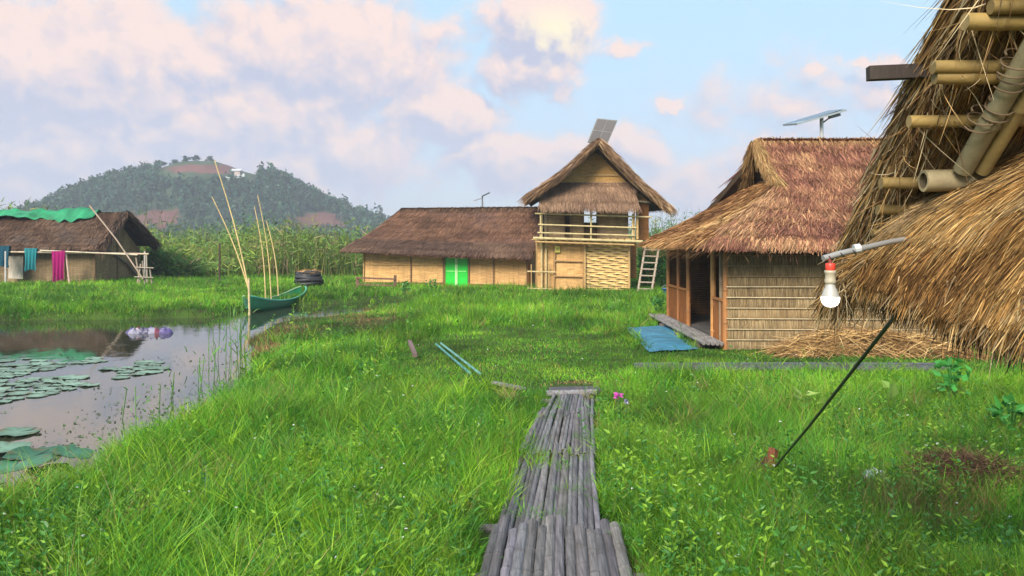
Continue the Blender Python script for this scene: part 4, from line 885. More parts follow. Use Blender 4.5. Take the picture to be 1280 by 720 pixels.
# wild wisps past the edge
n = 25; R = np.array([NR(xv-.02, v, 0) for v in rng.random(n)]); m.ribbons(R, np.c_[-np.abs(rng.normal(.5, .3, n)), rng.normal(0, .3, n), rng.normal(.2, .5, n)], rng.uniform(.05, .14, n), .003, A(.22, .15, .08)*rng.uniform(.5, 1.5, (n, 1)), 4, curve=rng.normal(0, .4, (n, 3)))
m.build('thatch', MT['thatch'], t)
YB = (.30, .205, .070)
def rp(px, py, off=.15):
    off += .07      # point on the underside plane seen at px,py, hung below by off
    # z = H+.92-.86(y-3)-off ; z = H+(300-py)/1000*y
    k = (300-py)/1000; y = (.92+.86*3-off)/(k+.86); return A((px-640)/1000*y, y, H+k*y)
for i, (x0, y0, x1, y1, r, o) in enumerate([(1206, 27, 1500, 27, .031, .16), (1238, 9, 1500, 5, .026, .16), (1166, 84, 1500, 82, .026, .16), (1168, 97, 1500, 97, .026, .18), (1136, 152, 1500, 148, .025, .16), (1101, 229, 1330, 228, .026, .15), (1097, 262, 1400, 262, .023, .14), (1090, 291, 1400, 290, .018, .14)]):
    m = M(); m.tube([rp(x0, y0, o), rp(x1, y1, o)], r, A(*YB)*rng.uniform(.75, 1.1), 14, .42); m.build('purlin', MT['bamboo'], t, True)
m = M(); a, b = rp(1154, 226, .24), rp(1420, 222, .24); m.tube([a, b], .047, (.34, .28, .16), 16, .6, hollow=True); m.build('tie_beam', MT['bamboo'], t, True)
m = M(); m.tube([rp(1204, 212, .26), rp(1330, -10, .24)], .040, (.24, .21, .12), 16, .55); m.build('rafter', MT['bamboo'], t, True)
m = M(); m.tube([rp(1228, 214, .28), rp(1360, -10, .26)], .030, (.28, .21, .085), 14, .5); m.build('rafter', MT['bamboo'], t, True)
for k, (px, py) in enumerate(((1260, 108), (1244, 145), (1222, 158), (1264, 90))):    # lashings
    p = rp(px, py, .25); m = M(); an = np.linspace(0, 4*np.pi, 26); ax = nrm(rp(1330, -10, .24)-rp(1204, 212, .26)); u_ = nrm(np.cross(ax, (0, 0, 1))); v_ = np.cross(ax, u_)
    m.tube([p+(u_*math.cos(a)+v_*math.sin(a))*.052+ax*.006*a for a in an], .004, (.14, .10, .06), 5); m.build('lashing', MT['thatch'], t)
# dark plank poking out past the verge
m = M(); a, b = rp(1085, 92, -.05), rp(1180, 88, -.03); m.beam(a, b, .05, .055, (.045, .035, .03)); m.build('ridge_plank', MT['wood'], t)
# posts that carry it (right of the frame)
for x, y in ((3.1, 4.0), (3.1, 2.2)):
    m = M(); m.tube([(x, y, 0), (x, y, 2.3 if y > 3 else 3.5)], .07, YB, 12, .5); m.build('post', MT['bamboo'], t, True)
# ------------------------------------------------------------------ straw skirt below it
t = thing('straw_eave', (2.2, 2.9, 0), 'drooping golden straw eave in front of the big roof, lower right', 'roof')
prof = np.array([(2.75, 2.72), (2.30, 2.585), (2.02, 2.45), (1.84, 2.34), (1.69, 2.20), (1.58, 2.055)])
cols_ = [(3.62, 0, 0), (3.35, .02, -.03), (3.0, .05, -.10), (2.65, .05, -.10), (2.4, .03, -.09), (2.3, 0.03, -.08)]
g_ = np.array([[(p[0]+dx*(j/5), y, p[1]+dz*(j/5)**1.5+(.03 if 0 < j < 4 else 0)*math.sin((3.6-y)*1.2)) for j, p in enumerate(prof)] for y, dx, dz in cols_])
m = M(); thatch(m, g_, 44000, .36, .0058, GOLD, rows=7, lift=.03, thick=.08, seed=33, ang=.12, fringe=.12, droop=.12, segs=3, basecol=(.05, .03, .015), contrast=.7, messy=.06, patch=.35)
n = 7000; u = rng.random(n); e = surf(g_, u, rng.uniform(.9, 1.0, n)); D = nrm(np.c_[-np.ones(n)*.35+rng.normal(0, .18, n), rng.normal(-.12, .16, n), -.9+rng.normal(0, .2, n)])
m.ribbons(e+rng.normal(0, .015, (n, 3)), D, rng.uniform(.03, .12, n)*(1+u*.35), .0065*rng.uniform(.5, 1.4, n), np.array(GOLD)[rng.integers(0, 5, n)]*rng.uniform(.5, 1.2, (n, 1)), 3, droop=.3*rng.random(n), curve=rng.normal(0, .12, (n, 3)))
n = 1600; u = rng.random(n); e = surf(g_, u*.9, np.full(n, .93))-A(-.05, 0, .08); m.ribbons(e, np.c_[rng.normal(0, .3, n), rng.normal(0, .3, n), -np.ones(n)], rng.uniform(.05, .2, n), .009, A(.045, .035, .025)*rng.uniform(.5, 1.6, (n, 1)), 2)  # near-black straws under the eave, painting the shade of its underside
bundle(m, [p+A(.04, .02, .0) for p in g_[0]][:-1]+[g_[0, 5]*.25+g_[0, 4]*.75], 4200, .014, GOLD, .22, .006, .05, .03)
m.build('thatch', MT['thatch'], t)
m = M(); m.tube([g_[0, 1]+A(.0, -.05, .02), g_[3, 1]+A(.35, 0, .06)], .014, (.10, .085, .07), 8); m.build('ridge_pole', MT['bamboo'], t)
m = M(); m.tube([(1.75, 3.6, 2.05), (1.75, 2.1, 1.90)], .03, BD, 9, .4); m.build('eave_pole', MT['bamboo'], t)
m = M(); m.tube([(2.9, 2.4, 0), (2.9, 2.4, 2.6)], .06, YB, 12, .5); m.build('post', MT['bamboo'], t, True)
# ------------------------------------------------------------------ light bulb on its arm
d = 3.05; t = thing('bulb_lamp', W(1038, 322, d), 'lit white bulb in a red-topped socket on a pale pipe arm', 'lamp')
m = M(); m.tube([W(1029, 323, d), W(1050, 317, d+.02), W(1072, 312, d+.05), W(1110, 303, d+.25), W(1150, 296, d+.45)], .0115, (.27, .27, .26), 10); m.build('pipe_arm', MT['plastic'], t, True)
m = M(); p = W(1071, 312, d+.05); m.tube([p+A(-.012, 0, .002), p+A(.012, 0, .006)], .018, (.5, .5, .5), 10); m.build('pipe_clip', MT['plastic'], t)
m = M(); aa = [W(1029, 323, d), W(1050, 317, d+.02), W(1072, 312, d+.05), W(1110, 303, d+.25)]; pth = []
for k in range(40):
    f = k/39*2.999; i = int(f); p = lerp(aa[i], aa[i+1], f-i); pth.append(p+A(0, math.cos(k*.7), math.sin(k*.7))*.0125+A(0, 0, -.004))
m.tube(pth, .0022, (.02, .02, .022), 5); m.build('lamp_cord', MT['plastic'], t)
def lathe(m, c, prof, col, n=20):
    an = np.linspace(0, 2*np.pi, n+1); g_ = np.array([[(c[0]+r*math.cos(a), c[1]+r*math.sin(a), c[2]+z) for r, z in prof] for a in an]); m.grid(g_, col); return m
c0 = W(1038, 329, d); px = d/1000
m = M(); lathe(m, c0, [(0, 0), (5.5*px, 0), (6*px, -1*px), (6*px, -8*px), (5.5*px, -9*px), (0, -9*px)], (.60, .05, .03)); sk = m.build('socket_collar', MT['plastic'], t, True)
m = M(); m.tube([c0+A(.0, 0, .0), W(1036, 320, d)], .006, (.2, .05, .04), 6); m.build('wire', MT['plastic'], sk)
m = M(); lathe(m, c0, [(0, -8.8*px), (7*px, -9*px), (7.2*px, -12*px), (6.4*px, -13*px), (6.4*px, -20*px), (7*px, -22*px), (7*px, -25*px), (5.6*px, -26*px), (0, -26*px)], (.38, .33, .24)); m.build('socket', MT['plastic'], t, True)
m = M(); lathe(m, c0, [(5.4*px, -26*px), (6*px, -29*px), (8.4*px, -34*px), (10.4*px, -40*px), (10.9*px, -42*px)], (.36, .35, .32)); m.build('bulb_body', MT['plastic'], t, True)
em = bpy.data.materials.new('bulb_glow'); em.use_nodes = True; bs = em.node_tree.nodes['Principled BSDF']; bs.inputs['Base Color'].default_value = (.9, .9, .88, 1); bs.inputs['Emission Color'].default_value = (1, .97, .88, 1); bs.inputs['Emission Strength'].default_value = 2.2
m = M(); lathe(m, c0, [(10.9*px, -42*px), (11.2*px, -44*px), (10.6*px, -48*px), (8.2*px, -52*px), (4.5*px, -54.3*px), (0, -55*px)], (.9, .9, .88)); m.build('bulb_dome', em, t, True)
# stay cable and its stake
ga = G(962, 603); m = M(); a_ = A(1.62, 3.38, 1.88)
m.tube([ga+A(0, 0, .08), lerp(ga+A(0, 0, .08), a_, .5)+A(0, 0, -.015), a_], .009, (.008, .015, .017), 8); tag(m.build('stay_cable', MT['plastic']), 'taut black cable running from the straw eave down to a rusty stake', 'cable')
t = thing('rusty_stake', ga, 'rusty tied stake in the grass at the foot of the black cable', 'stake')
m = M(); m.beam(ga+A(-.06, -.05, -.05), ga+A(.05, .03, .30), .07, .06, (.15, .055, .03)); m.box(ga+A(-.1, -.05, .1), (.14, .1, .22), (.10, .045, .03), rz=.4, jit=.02); m.build('stake', MT['rust'], t)
m = M()
for k in range(14):
    an = rng.uniform(0, 6.28, 6); m.tube([ga+A(-.06+rng.normal(0, .035), rng.normal(0, .035), .02+.035*j*rng.uniform(.6, 1.2)) for j in range(6)], .009, A(.03, .03, .035) if k % 3 else A(.2, .07, .04), 5)
m.build('binding', MT['plastic'], t)
# white plastic scrap
p = G(1087, 603); m = M()
for k in range(5):
    q0 = p+A(rng.normal(0, .035), rng.normal(0, .035), .06); an = np.linspace(0, 2*np.pi, 9)
    m.grid(np.array([[(q0[0]+.042*math.cos(a)*math.cos(e)*(1+.4*math.sin(2*a+k)), q0[1]+.06*math.sin(a)*math.cos(e), q0[2]+.045*math.sin(e)*(1+.5*math.sin(3*a+k))) for e in np.linspace(-.6, 1.5, 6)] for a in an]), (.5, .55, .6))
tag(m.build('plastic_scrap', MT['plastic']), 'crumpled pale plastic scrap lying in the grass right of the stake', 'rubbish')
# dead grass mound
p = G(1205, 606); t = thing('dead_grass_heap', p, 'dark brown heap of cut dead grass in the lower right meadow', 'grass heap')
m = M(); an = np.linspace(0, 2*np.pi, 17); m.grid(np.array([[(p[0]+.45*math.cos(a)*math.cos(e), p[1]+.40*math.sin(a)*math.cos(e), p[2]-.05+.24*math.sin(e)) for e in np.linspace(0, 1.57, 6)] for a in an]), (.04, .028, .018)); m.build('core', MT['earth'], t)
m = M(); n = 2600; a = rng.uniform(0, 6.28, n); r = .5*np.sqrt(rng.random(n)); R = np.c_[p[0]+r*np.cos(a), p[1]+r*np.sin(a)*.9, .21*np.sqrt(np.clip(1-(r/.5)**2, 0, 1))+.02]; m.ribbons(R, rng.normal(0, 1, (n, 3))*A(1, 1, .3)+A(0, 0, .05), rng.uniform(.08, .26, n), .006, A(.12, .07, .04)*rng.uniform(.3, 1.7, (n, 1)), 3, curve=rng.normal(0, .25, (n, 3))); m.build('stalks', MT['thatch'], t)

# ------------------------------------------------------------------ lily pads and lotus leaves
def pad(x, y, r, label, group, col, z=WZ+.012, tilt=0.0, name='lily_pad', cat='lily pad'):
    m = M(); n = 22; a0 = rng.uniform(0, 6.28); an = a0+np.linspace(.16, 2*np.pi-.16, n); rr = r*(1+.05*np.sin(an*5+a0)); curl = rng.uniform(0, .06)*r
    P_ = np.stack([np.c_[x+0*an, y+0*an, z+0*an], np.c_[x+.6*rr*np.cos(an), y+.6*rr*np.sin(an), z+.01*r+tilt*.6*rr*np.cos(an)], np.c_[x+rr*np.cos(an), y+rr*np.sin(an), z+curl*(1+np.sin(an*3)+.6*np.sin(an*8+a0))+tilt*rr*np.cos(an)]], 1)
    c = A(*col)*rng.uniform(.75, 1.25); cc = np.stack([np.tile(c*1.3, (n, 1)), np.tile(c, (n, 1))*(1+.22*np.sin(an*9))[:, None], np.where(rng.random((n, 1)) < .25, A(.16, .12, .05), c*.9)], 1)
    m.grid(P_, cc); m.grid(P_-A(0, 0, .006), c*.6, True); return tag(m.build(name, MT['leaf'], smooth=True), label, cat, group)
cnt = 0
tries = 0; placed = []
while cnt < 210 and tries < 9000:
    tries += 1
    px, py = random.uniform(-60, 205), random.uniform(447, 512)
    lim = 505-.20*max(px, 0)
    if py > lim or (py > 478 and random.random() < .35): continue
    if px > 130 and not (452 < py < 476): continue
    if 95 < px < 150 and 463 < py < 480: continue
    g3 = G(px, py, WZ); r = random.uniform(.09, .25)
    if any((g3[0]-a)**2+(g3[1]-b)**2 < (.78*(r+c))**2 for a, b, c in placed): continue
    if fnoise(A(g3[0]), A(g3[1]), 1.6, 97)[0] < .44: continue
    placed.append((g3[0], g3[1], r)); cnt += 1
    pad(g3[0], g3[1], r, ('pale green lily pad in the small raft reaching out to mid pond' if px > 130 else 'pale green lily pad in the big raft at the left frame edge' if px < 60 else 'pale green lily pad in the middle of the raft, below the hut reflection'), 'lily pads floating on the pond', (.22, .33, .25))
LO = [((18, 578), .34, .16, .12, 'large dark green lotus leaf standing at the left frame edge of the near bank'), ((42, 566), .27, .14, -.12, 'lotus leaf behind and right of the largest one by the near bank'), ((5, 556), .28, .05, 0, 'pale lotus leaf lying flat at the left frame edge above the largest'),
      ((64, 560), .24, .10, .1, 'dull green lotus leaf with a browned rim next to the grass edge'), ((92, 562), .20, .12, -.2, 'rightmost lotus leaf, folded up against the near bank grass'), ((22, 536), .26, .02, 0, 'small flat lotus leaf farthest out from the near bank')]
for (px, py), r, dz, tl, lb in LO:
    g3 = G(px, py+4, WZ+dz); o = pad(g3[0], g3[1], r, lb, 'lotus leaves at the near bank', (.05, .17, .09) if dz > .06 else (.15, .26, .18), WZ+dz, tl, 'lotus_leaf', 'lotus leaf')
m = M(); n = 1300; px = rng.uniform(-40, 330, n); py = rng.uniform(440, 560, n)**1.0; dd = (H-WZ)*1000/(py-300); x = (px-640)*dd/1000; ok = (shore(x, dd) < -.15) & (fnoise(x, dd, 1.3, 95) > .5); x, y = x[ok], dd[ok]
m.leaves(np.c_[x, y, np.full(len(x), WZ+.008)], np.c_[rng.normal(0, 1, (len(x), 2)), np.zeros(len(x))], rng.uniform(.02, .07, len(x)), rng.uniform(.015, .035, len(x)), A(.10, .14, .07)*rng.uniform(.4, 1.5, (len(x), 1)))
tag(m.build('duckweed', MT['leaf']), 'small floating weed specks scattered over the pond', 'duckweed', kind='stuff')

# ------------------------------------------------------------------ grass
BLK = [((.0, 3, .9, 6.2), None)]
def blocked(x, y):
    b = (y < 6.3) & (x > -.40+(y-3)*.058) & (x < .68+(y-3)*.058)
    b |= (y >= 6.3) & (y < 8.2) & (x > -.13+(y-6)*.10) & (x < .69+(y-6)*.08)
    b |= (y >= 8.2) & (y < 10) & (x > .05+(y-8)*.14) & (x < .88+(y-8)*.08)
    b |= (y >= 10) & (y < 12.1) & (x > .42+(y-10)*.09) & (x < 1.05+(y-10)*.1)
    b |= (x > 4.2) & (x < 9.7) & (y > 16.0) & (y < 22.1)
    b |= poly_sd(x, y, np.array([c[:2] for c in c4])) < -.10*fnoise(x, y, .3, 84)*2
    b |= (x > 3.75) & (x < 4.3) & (y > 15.9) & (y < 22.1)
    b |= (x > 1.1) & (x < 4.9) & (y > 33.8) & (y < 37.5)
    rx = (x-LA[0])*ax_[0]+(y-LA[1])*ax_[1]; ry = (x-LA[0])*bk[0]+(y-LA[1])*bk[1]
    b |= (rx > 0) & (rx < dL) & (ry > 0) & (ry < LD)
    b |= (x > fx0) & (x < fx1) & (y > fy0) & (y < fy1)
    return b
_bl0 = blocked
def blocked(x, y): return _bl0(x+(fnoise(x, y, .35, 44)-.5)*.22*(y < 12.2), y) & ~((y < 12) & (y > 6) & (fnoise(x, y, .22, 46) > .70))
def short(x, y):     # trodden / mown area in the middle distance
    px = 640+x*1000/y; py = 300+H*1000/y
    a = sstep(0, .12, 1-np.hypot((px-650)/165, (py-450)/44))
    b = sstep(0, .25, 1-np.hypot((px-690)/60, (py-470)/26))
    c = sstep(.0, .2, 1-np.abs(py-452)/17)*sstep(760, 800, px)*.9
    e = sstep(100, 60, np.abs(px-330))*sstep(16, 6, np.abs(py-690))*.7
    return np.clip(np.maximum.reduce([a, b, c, e]), 0, 1)
def scatter(n, d0, d1, az_=.80, pw=1.0):
    # density falls with distance
    u = rng.random(n); d = d0*(d1/d0)**u if pw == 1 else (d0**pw+(d1**pw-d0**pw)*u)**(1/pw)
    x = d*rng.uniform(-az_, az_, n); return x, d
def plant(name, n, d0, d1, hmul, label, pw=1.0, wmin=.0045, az_=.80):
    x, y = scatter(n, d0, d1, az_, pw); s = shore(x, y); ok = (s > .02) & ~blocked(x, y); x, y, s = x[ok], y[ok], s[ok]
    sh = short(x, y); hn = fnoise(x, y, 1.4, 51); cn = fnoise(x, y, 2.3, 53); c2 = fnoise(x, y, .7, 55)
    keep = rng.random(len(x)) < (.35+1.1*c2)*(1.0-.15*sh); x, y, s, sh, hn, cn, c2 = (a[keep] for a in (x, y, s, sh, hn, cn, c2)); n = len(x)
    h = (.10+.50*np.clip(hn-.22, 0, 1))*hmul*rng.uniform(.45, 1.25, n); h = h*(1-sh)+sh*rng.uniform(.03, .09, n)
    h *= .6+.4*sstep(0, .5, s)
    pathd = np.abs(x-(.02+.10*y-.1)); h *= .75+.25*sstep(.45, 1.1, np.where(y < 12.5, pathd, 9))
    h *= 1-.45*sstep(3.8, 4.5, x)*sstep(12, 14, y)*(y < 16.2)
    pp, qq = 640+x*1000/y, 300+H*1000/y; bank = sstep(0, .25, 1-np.hypot((pp-410)/115, (qq-402)/20)); h *= 1-.68*bank
    z = ground_h(x, y)
    w = np.maximum(wmin*rng.uniform(.6, 1.5, n), y*.00052*rng.uniform(.7, 1.3, n))
    w *= np.where(rng.random(n) < .12, 1.8, 1)
    lean = rng.normal(0, .26, (n, 2)); D = np.c_[lean, np.ones(n)]
    cur = np.c_[rng.normal(0, .30, (n, 2)), -np.abs(rng.normal(.05, .12, n))]
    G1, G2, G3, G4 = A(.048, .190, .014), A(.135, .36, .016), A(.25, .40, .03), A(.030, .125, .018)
    k = np.clip((cn-.5)*2.6+.5+rng.normal(0, .28, n), 0, 1)[:, None]; c = G1*(1-k)+G2*k
    k2 = (np.clip((c2-.45)*2+rng.normal(0, .3, n), 0, 1)*.75)[:, None]; c = c*(1-k2)+G3*k2
    right_shade = (sstep(.8, 3, x)*sstep(13, 8, y)*np.clip(.4+rng.normal(0, .3, n), 0, .9))[:, None]; c = c*(1-right_shade)+G4*right_shade  # shade over the right foreground mixed into the blade colour
    # dry rust-brown tufts on the point and dead blades everywhere
    px = 640+x*1000/y; py = 300+H*1000/y
    dry = np.zeros(n); rf0 = fnoise(x, y, 1.2, 68)
    for cx, cy, rx, ry in ((350, 414, 60, 14), (461, 410, 24, 14), (335, 432, 30, 10), (720, 484, 40, 8), (1160, 640, 120, 45), (1215, 600, 40, 16)): dry = np.maximum(dry, 1-np.hypot((px-cx)/rx, (py-cy)/ry))
    dead = (rng.random(n) < .05+.6*bank*(rf0 > .44)+np.clip(dry*1.6, 0, .9)*np.where(px > 1000, .45, 1))[:, None]; c = np.where(dead, A(.30, .19, .085)*rng.uniform(.6, 1.3, (n, 1)), c)
    rf = fnoise(x, y, .5, 58); red = ((rng.random(n) < .05) & (rf > .55))[:, None]; c = np.where(red, A(.22, .10, .05), c)
    pv = (fnoise(x, y, .9, 71)[:, None]-.5)*1.6+(fnoise(x, y, 4.0, 73)[:, None]-.5)*1.2; c = c*np.clip(1.0+pv*1.15, .35, 1.6)*(1+A(.25, 0, .1)*np.clip(pv, -1, 1)); c = c*rng.uniform(.55, 1.35, (n, 1))
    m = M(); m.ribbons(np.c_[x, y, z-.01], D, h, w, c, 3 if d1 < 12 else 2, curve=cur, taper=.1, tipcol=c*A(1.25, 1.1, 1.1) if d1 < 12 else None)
    tag(m.build(name, MT['grass'], origin=(0, 0, 0)), label, 'grass', kind='stuff')
plant('grass', 400000, 3.6, 12, 1.0, 'dense bright green grass covering the foreground meadow')
plant('grass', 330000, 12, 28, 1.0, 'green grass around the mown middle ground and pond bank', pw=1.0, wmin=.008)
plant('grass', 260000, 28, 62, .95, 'green grass in front of the houses and on the far bank', pw=1.0, wmin=.015, az_=.72)
plant('grass', 90000, 62, 240, 2.6, 'rough green grass far out on the plain', pw=1.0, wmin=.03, az_=.72)
def tussocks(n, d0, d1, nb, hs, label, wmin):
    x, y = scatter(n, d0, d1, .78); s = shore(x, y); ok = (s > .05) & ~blocked(x, y) & (short(x, y) < .2) & (fnoise(x, y, 1.8, 59) > .40) & (np.hypot((640+x*1000/y-410)/115, (300+H*1000/y-402)/20) > 1); x, y = x[ok], y[ok]; n = len(x)
    h0 = hs*rng.uniform(.45, 1.25, n)*(.5+fnoise(x, y, 1.2, 62)); h0 *= .5+.5*sstep(.5, 1.2, np.where(y < 12.5, np.abs(x-(-.08+.10*y)), 9))
    kind = rng.random(n); c0 = np.where((kind < .4)[:, None], A(.24, .42, .022), np.where((kind < .75)[:, None], A(.075, .27, .018), A(.16, .36, .05)))*rng.uniform(.75, 1.2, (n, 1)); c0 = np.where((kind > .95)[:, None], A(.30, .24, .09), c0)
    c0 = c0*(1-.5*sstep(.8, 3, x)*sstep(13, 8, y))[:, None]  # same right-foreground shade painted into the tussock colour
    X, Y, Hh = np.repeat(x, nb), np.repeat(y, nb), np.repeat(h0, nb)*rng.uniform(.4, 1.1, n*nb); a = rng.uniform(0, 6.28, n*nb); sp_ = np.abs(rng.normal(0, .42, n*nb))
    R = np.c_[X+rng.normal(0, .035, n*nb), Y+rng.normal(0, .035, n*nb), ground_h(X, Y)-.01]; d_ = np.c_[np.cos(a)*sp_, np.sin(a)*sp_, np.ones(n*nb)]
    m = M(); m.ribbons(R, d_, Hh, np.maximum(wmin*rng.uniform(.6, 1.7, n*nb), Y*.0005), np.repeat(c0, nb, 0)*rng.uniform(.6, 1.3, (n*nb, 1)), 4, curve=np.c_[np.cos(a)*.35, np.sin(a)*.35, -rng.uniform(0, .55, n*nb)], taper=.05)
    tag(m.build('grass_tussocks', MT['grass'], origin=(0, 0, 0)), label, 'grass', kind='stuff')
tussocks(5600, 4.0, 12, 34, .42, 'taller arching grass tussocks through the foreground meadow', .0065)
tussocks(3600, 12, 34, 20, .40, 'taller grass tussocks along the pond bank and before the houses', .010)
# leafy weeds among the grass, too many to count
def weeds(n, d0, d1, hh, label, sc=1.0, nl=9, prob=None):
    x, y = scatter(n, d0, d1, .78); s = shore(x, y); ok = (s > .1) & ~blocked(x, y) & (short(x, y) < .25) & (fnoise(x, y, 1.0, 57) > .46); x, y = x[ok], y[ok]; n = len(x); z = ground_h(x, y)
    h = hh*rng.uniform(.5, 1.3, n); m = M(); lean = rng.normal(0, .15, (n, 2)); D = np.c_[lean, np.ones(n)]; base = np.c_[x, y, z]
    kind = rng.random(n); c = np.where((kind < .45)[:, None], A(.16, .30, .02), A(.05, .17, .025))
    m.ribbons(base, D, h, .006*sc, c*.7, 2, taper=.6)
    for k in range(nl):
        f = (k+1.5)/(nl+1); P_ = base+D*(h*f)[:, None]; an = k*2.4+rng.uniform(0, 1, n)+x*7; L = h*.19*(1.2-f*.6)*rng.uniform(.7, 1.3, n)
        m.leaves(P_, np.c_[np.cos(an), np.sin(an), rng.uniform(.1, .9, n)], L, L*rng.uniform(.28, .45, n), c*rng.uniform(.75, 1.35, (n, 1)))
    tag(m.build('weeds', MT['leaf'], origin=(0, 0, 0)), label, 'weeds', kind='stuff')
weeds(5200, 4.2, 12, .34, 'leafy yellow-green weeds mixed through the foreground grass')
weeds(3500, 12, 45, .45, 'leafy weeds rising from the grass nearer the houses', 2.2, 7)
# low clover carpet under the grass
x, y = scatter(60000, 3.6, 16, .8); ok = (shore(x, y) > .05) & ~blocked(x, y); x, y = x[ok], y[ok]; n = len(x)
m = M(); m.leaves(np.c_[x, y, ground_h(x, y)+rng.uniform(.01, .07, n)], np.c_[rng.normal(0, 1, (n, 2)), rng.uniform(-.1, .5, n)], rng.uniform(.015, .04, n), rng.uniform(.012, .03, n), A(.055, .15, .02)*rng.uniform(.5, 1.5, (n, 1)))
tag(m.build('clover', MT['leaf'], origin=(0, 0, 0)), 'low small-leaved ground cover between the grass blades', 'ground cover', kind='stuff')
# reed field beyond the far bank
def reeds(n, xf, yf, hmin, hmax, col, label, w=.05):
    x, y = xf(n), yf(n); x = x*y; ok = ~blocked(x, y) & ~((x > -9) & (x < 6) & (y < 44)); x, y = x[ok], y[ok]; n = len(x)
    hn = fnoise(x, y, 6, 61); h = (hmin+(hmax-hmin)*np.clip((hn-.32)*2.6, 0, 1.1))*rng.uniform(.45, 1.15, n); c = A(*col)*rng.uniform(.5, 1.4, (n, 1))*np.c_[rng.uniform(.8, 1.5, n), np.ones(n), rng.uniform(.6, 1.2, n)]
    cn = fnoise(x, y, 8, 63)[:, None]; c = c*(.35+1.3*cn); br_ = rng.random(n) < .12; c[br_] = A(.26, .20, .10)*rng.uniform(.5, 1.2, (br_.sum(), 1))
    m = M(); m.ribbons(np.c_[x, y, np.zeros(n)-.05], np.c_[rng.normal(0, .13, (n, 2)), np.ones(n)], h, w*rng.uniform(.6, 1.4, n), c*.8, 2, curve=np.c_[rng.normal(0, .12, (n, 2)), np.zeros(n)])
    for k in range(5):
        f = rng.uniform(.25, .95, n); P_ = np.c_[x, y, h*f]; L = rng.uniform(.35, .8, n)
        m.ribbons(P_, np.c_[rng.normal(0, .7, (n, 2)), np.ones(n)*.6], L, w*1.3, c*rng.uniform(.8, 1.4, (n, 1)), 2, droop=.5*rng.random(n))
    tag(m.build('reeds', MT['grass'], origin=(0, 0, 0)), label, 'reeds', kind='stuff')
reeds(9000, lambda n: rng.uniform(-.66, -.17, n), lambda n: rng.uniform(47, 75, n), 1.0, 3.9, (.15, .25, .05), 'tall olive green reeds filling the plain behind the boat')
reeds(8000, lambda n: rng.uniform(-.75, .75, n), lambda n: rng.uniform(75, 130, n), 2.0, 5.0, (.10, .19, .06), 'distant reed belt below the hill', .09)
reeds(1600, lambda n: rng.uniform(.165, .235, n), lambda n: rng.uniform(37, 43, n), 1.2, 2.6, (.05, .17, .03), 'green shrubby reeds seen between ladder and reddish hut', .05)
reeds(1800, lambda n: rng.uniform(-.46, -.40, n), lambda n: rng.uniform(46, 49, n), .8, 2.0, (.06, .16, .03), 'greener reed clump at the right of the far-bank hut', .05)
# bushy growth on the plain in front of the hill
n = 26000; x = rng.uniform(-.5, -.15, n); y = rng.uniform(60, 100, n); x = x*y; cn = fnoise(x, y, 5, 66); ok = cn > .5; x, y, cn = x[ok], y[ok], cn[ok]; n = len(x)
m = M(); m.leaves(np.c_[x, y, rng.random(n)*(cn-.4)*11], rng.normal(0, 1, (n, 3)), .3, .16, A(.08, .18, .045)*rng.uniform(.4, 1.6, (n, 1))); tag(m.build('scrub', MT['leaf'], origin=(0, 0, 0)), 'low mixed scrub among the reeds in front of the hill', 'scrub', kind='stuff')

# ------------------------------------------------------------------ single plants
def reed_plant(px, py, h, n, label, spread=.12, col=(.08, .20, .04), lw=.02, name='water_reed', cat='reed', z=WZ):
    p = G(px, py, z); t = thing(name, p, label, cat, 'reeds standing in the pond edge'); m = M()
    for k in range(n):
        b = p+A(rng.normal(0, spread), rng.normal(0, spread), -.1); m.tube([b, b+A(rng.normal(0, .06), rng.normal(0, .06), h*rng.uniform(.7, 1.05))], .007, A(*col)*rng.uniform(.8, 1.3), 5)
    m.build('stem', MT['leaf'], t)
    nn = n*5; R = p+np.c_[rng.normal(0, spread, (nn, 2)), rng.uniform(.1, .8, nn)*h]; m = M(); m.ribbons(R, np.c_[rng.normal(0, .5, (nn, 2)), np.ones(nn)], rng.uniform(.25, .6, nn)*h*.6, lw, A(*col)*rng.uniform(.8, 1.6, (nn, 1)), 4, droop=rng.uniform(.1, .7, nn)); m.build('blade', MT['grass'], t)
reed_plant(302, 432, 1.15, 6, 'tallest green water reed in front of the boat end', .16)
reed_plant(275, 452, 1.0, 5, 'arching water reed left of the tallest one in the pond', .22)
reed_plant(288, 470, .8, 5, 'low leafy reed clump where pond meets the near bank', .18)
reed_plant(252, 480, .55, 3, 'small sparse reed standing alone in the pink water', .12)
reed_plant(178, 524, .55, 3, 'thin bent reed by the near bank above the lotus leaves', .14)
reed_plant(214, 498, .5, 2, 'short thin reed between the two sparse ones near the bank', .08)
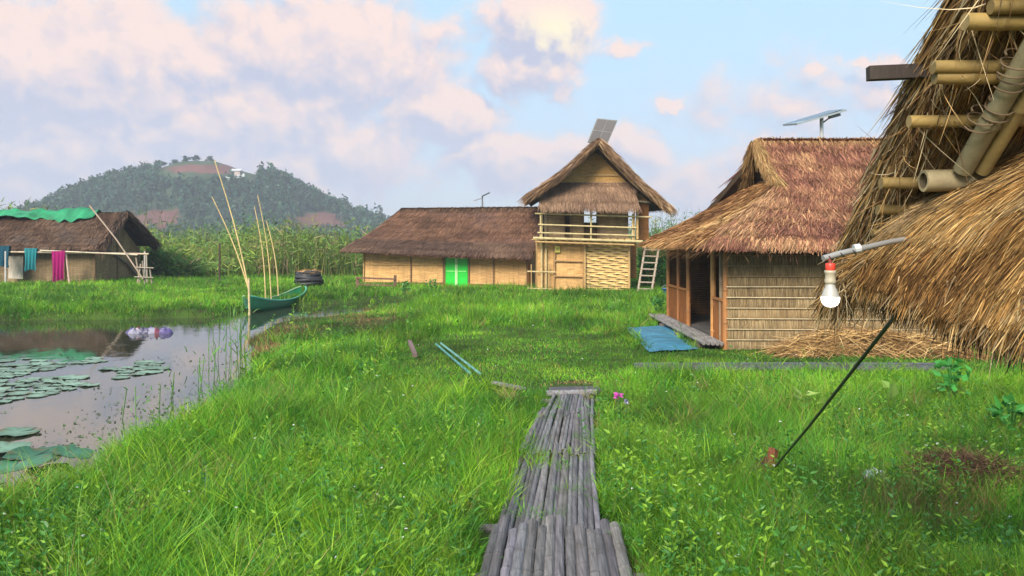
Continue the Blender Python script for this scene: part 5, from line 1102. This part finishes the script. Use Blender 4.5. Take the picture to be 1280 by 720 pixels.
# broad-leaved plant near the eave
p = G(1112, 520); t = thing('broadleaf_plant', p, 'pale broad-leaved plant standing above the grass right of the cable', 'plant')
m = M(); m.tube([p, p+A(.02, 0, .40)], .008, (.10, .2, .04), 6); m.build('stem', MT['leaf'], t); m = M(); m.leaves(np.array([p+A(.01, -.02, .22), p+A(.0, 0, .27), p+A(0, 0, .35)]), np.array([(-.1, -.5, .9), (.5, -.2, .6), (-.5, .1, .5)]), A(.26, .18, .14), A(.17, .12, .1), A(.22, .36, .08)); m.build('leaf', MT['leaf'], t)
def leafy(px, py, h, label, col, nl=14):
    p = G(px, py); t = thing('leafy_plant', p, label, 'plant', 'leafy plants standing in the meadow'); m = M()
    for k in range(4): m.tube([p, p+A(rng.normal(0, .1), rng.normal(0, .1), h*rng.uniform(.7, 1))], .007, A(*col)*.7, 5)
    m.build('stem', MT['leaf'], t); m = M(); R = p+np.c_[rng.normal(0, .1, (nl, 2)), rng.uniform(.3, 1, nl)*h]; m.leaves(R, np.c_[rng.normal(0, 1, (nl, 2)), rng.uniform(0, .8, nl)], rng.uniform(.10, .2, nl), rng.uniform(.06, .11, nl), A(*col)*rng.uniform(.7, 1.4, (nl, 1))); m.build('leaf', MT['leaf'], t)
leafy(1190, 505, .55, 'tall leafy green plant in front of the straw eave, right meadow', (.05, .24, .04), 40); leafy(1262, 545, .42, 'leafy plant at the right frame edge of the meadow', (.05, .22, .04), 30); leafy(1002, 520, .28, 'pale yellow-green sprig in the meadow left of the cable', (.24, .34, .07), 12)
leafy(822, 395, .5, 'low bushy plant at the far end of the blue mat', (.05, .20, .035), 50); leafy(506, 372, .6, 'leafy bush in front of the longhouse left wall', (.07, .2, .04), 50); leafy(540, 365, .5, 'smaller bush between the rail fence and the green door', (.07, .2, .04), 40)
# pink flower
def flower(px, py, hz, label, r=.035, col=(.50, .07, .36)):
    p = G(px, py); t = thing('pink_flower', p, label, 'flower'); top = p+A(0, 0, hz); m = M(); m.tube([p, top], .005, (.1, .15, .05), 5); m.build('stem', MT['leaf'], t)
    m = M(); m.leaves(np.tile(top, (12, 1)), np.c_[rng.normal(0, 1, (12, 2)), rng.normal(0, .8, 12)-.2], r*1.5, r, A(*col)*rng.uniform(.8, 1.3, (12, 1))); m.build('petals', MT['leaf'], t)
flower(773, 525, .30, 'bright pink flower on a stem right of the walkway end', .05); flower(783, 528, .26, 'small pale lilac flower just right of the bright pink one', .03, (.40, .38, .55))
# small white blossoms, scattered and uncounted
n = 160; x, y = scatter(n, 5, 30, .65); ok = (shore(x, y) > .2) & ~blocked(x, y); x, y = x[ok], y[ok]; m = M()
m.leaves(np.repeat(np.c_[x, y, ground_h(x, y)+rng.uniform(.1, .3, len(x))], 5, 0), rng.normal(0, 1, (len(x)*5, 3))*A(1, 1, .3), np.repeat(.010+y*.0007, 5), np.repeat(.008+y*.0006, 5), A(.7, .7, .68)); tag(m.build('white_blossoms', MT['leaf'], origin=(0, 0, 0)), 'tiny white blossoms dotted through the meadow grass', 'blossoms', kind='stuff')

# ------------------------------------------------------------------ haze
m = M(); m.box((0, 470, 60), (2400, 1100, 124), (1, 1, 1)); hzm = bpy.data.materials.new('haze'); hzm.use_nodes = True; nt = hzm.node_tree; nt.nodes.clear(); q = NT(nt)
vo = q.n('ShaderNodeVolumePrincipled'); vo.inputs['Color'].default_value = (.80, .86, 1, 1); vo.inputs['Density'].default_value = .0007; vo.inputs['Anisotropy'].default_value = 0; ou = q.n('ShaderNodeOutputMaterial'); q.l(vo.outputs[0], ou.inputs['Volume'])
HAZE = m.build('haze', hzm); HAZE.location.z = -2; tag(HAZE, kind='stuff')
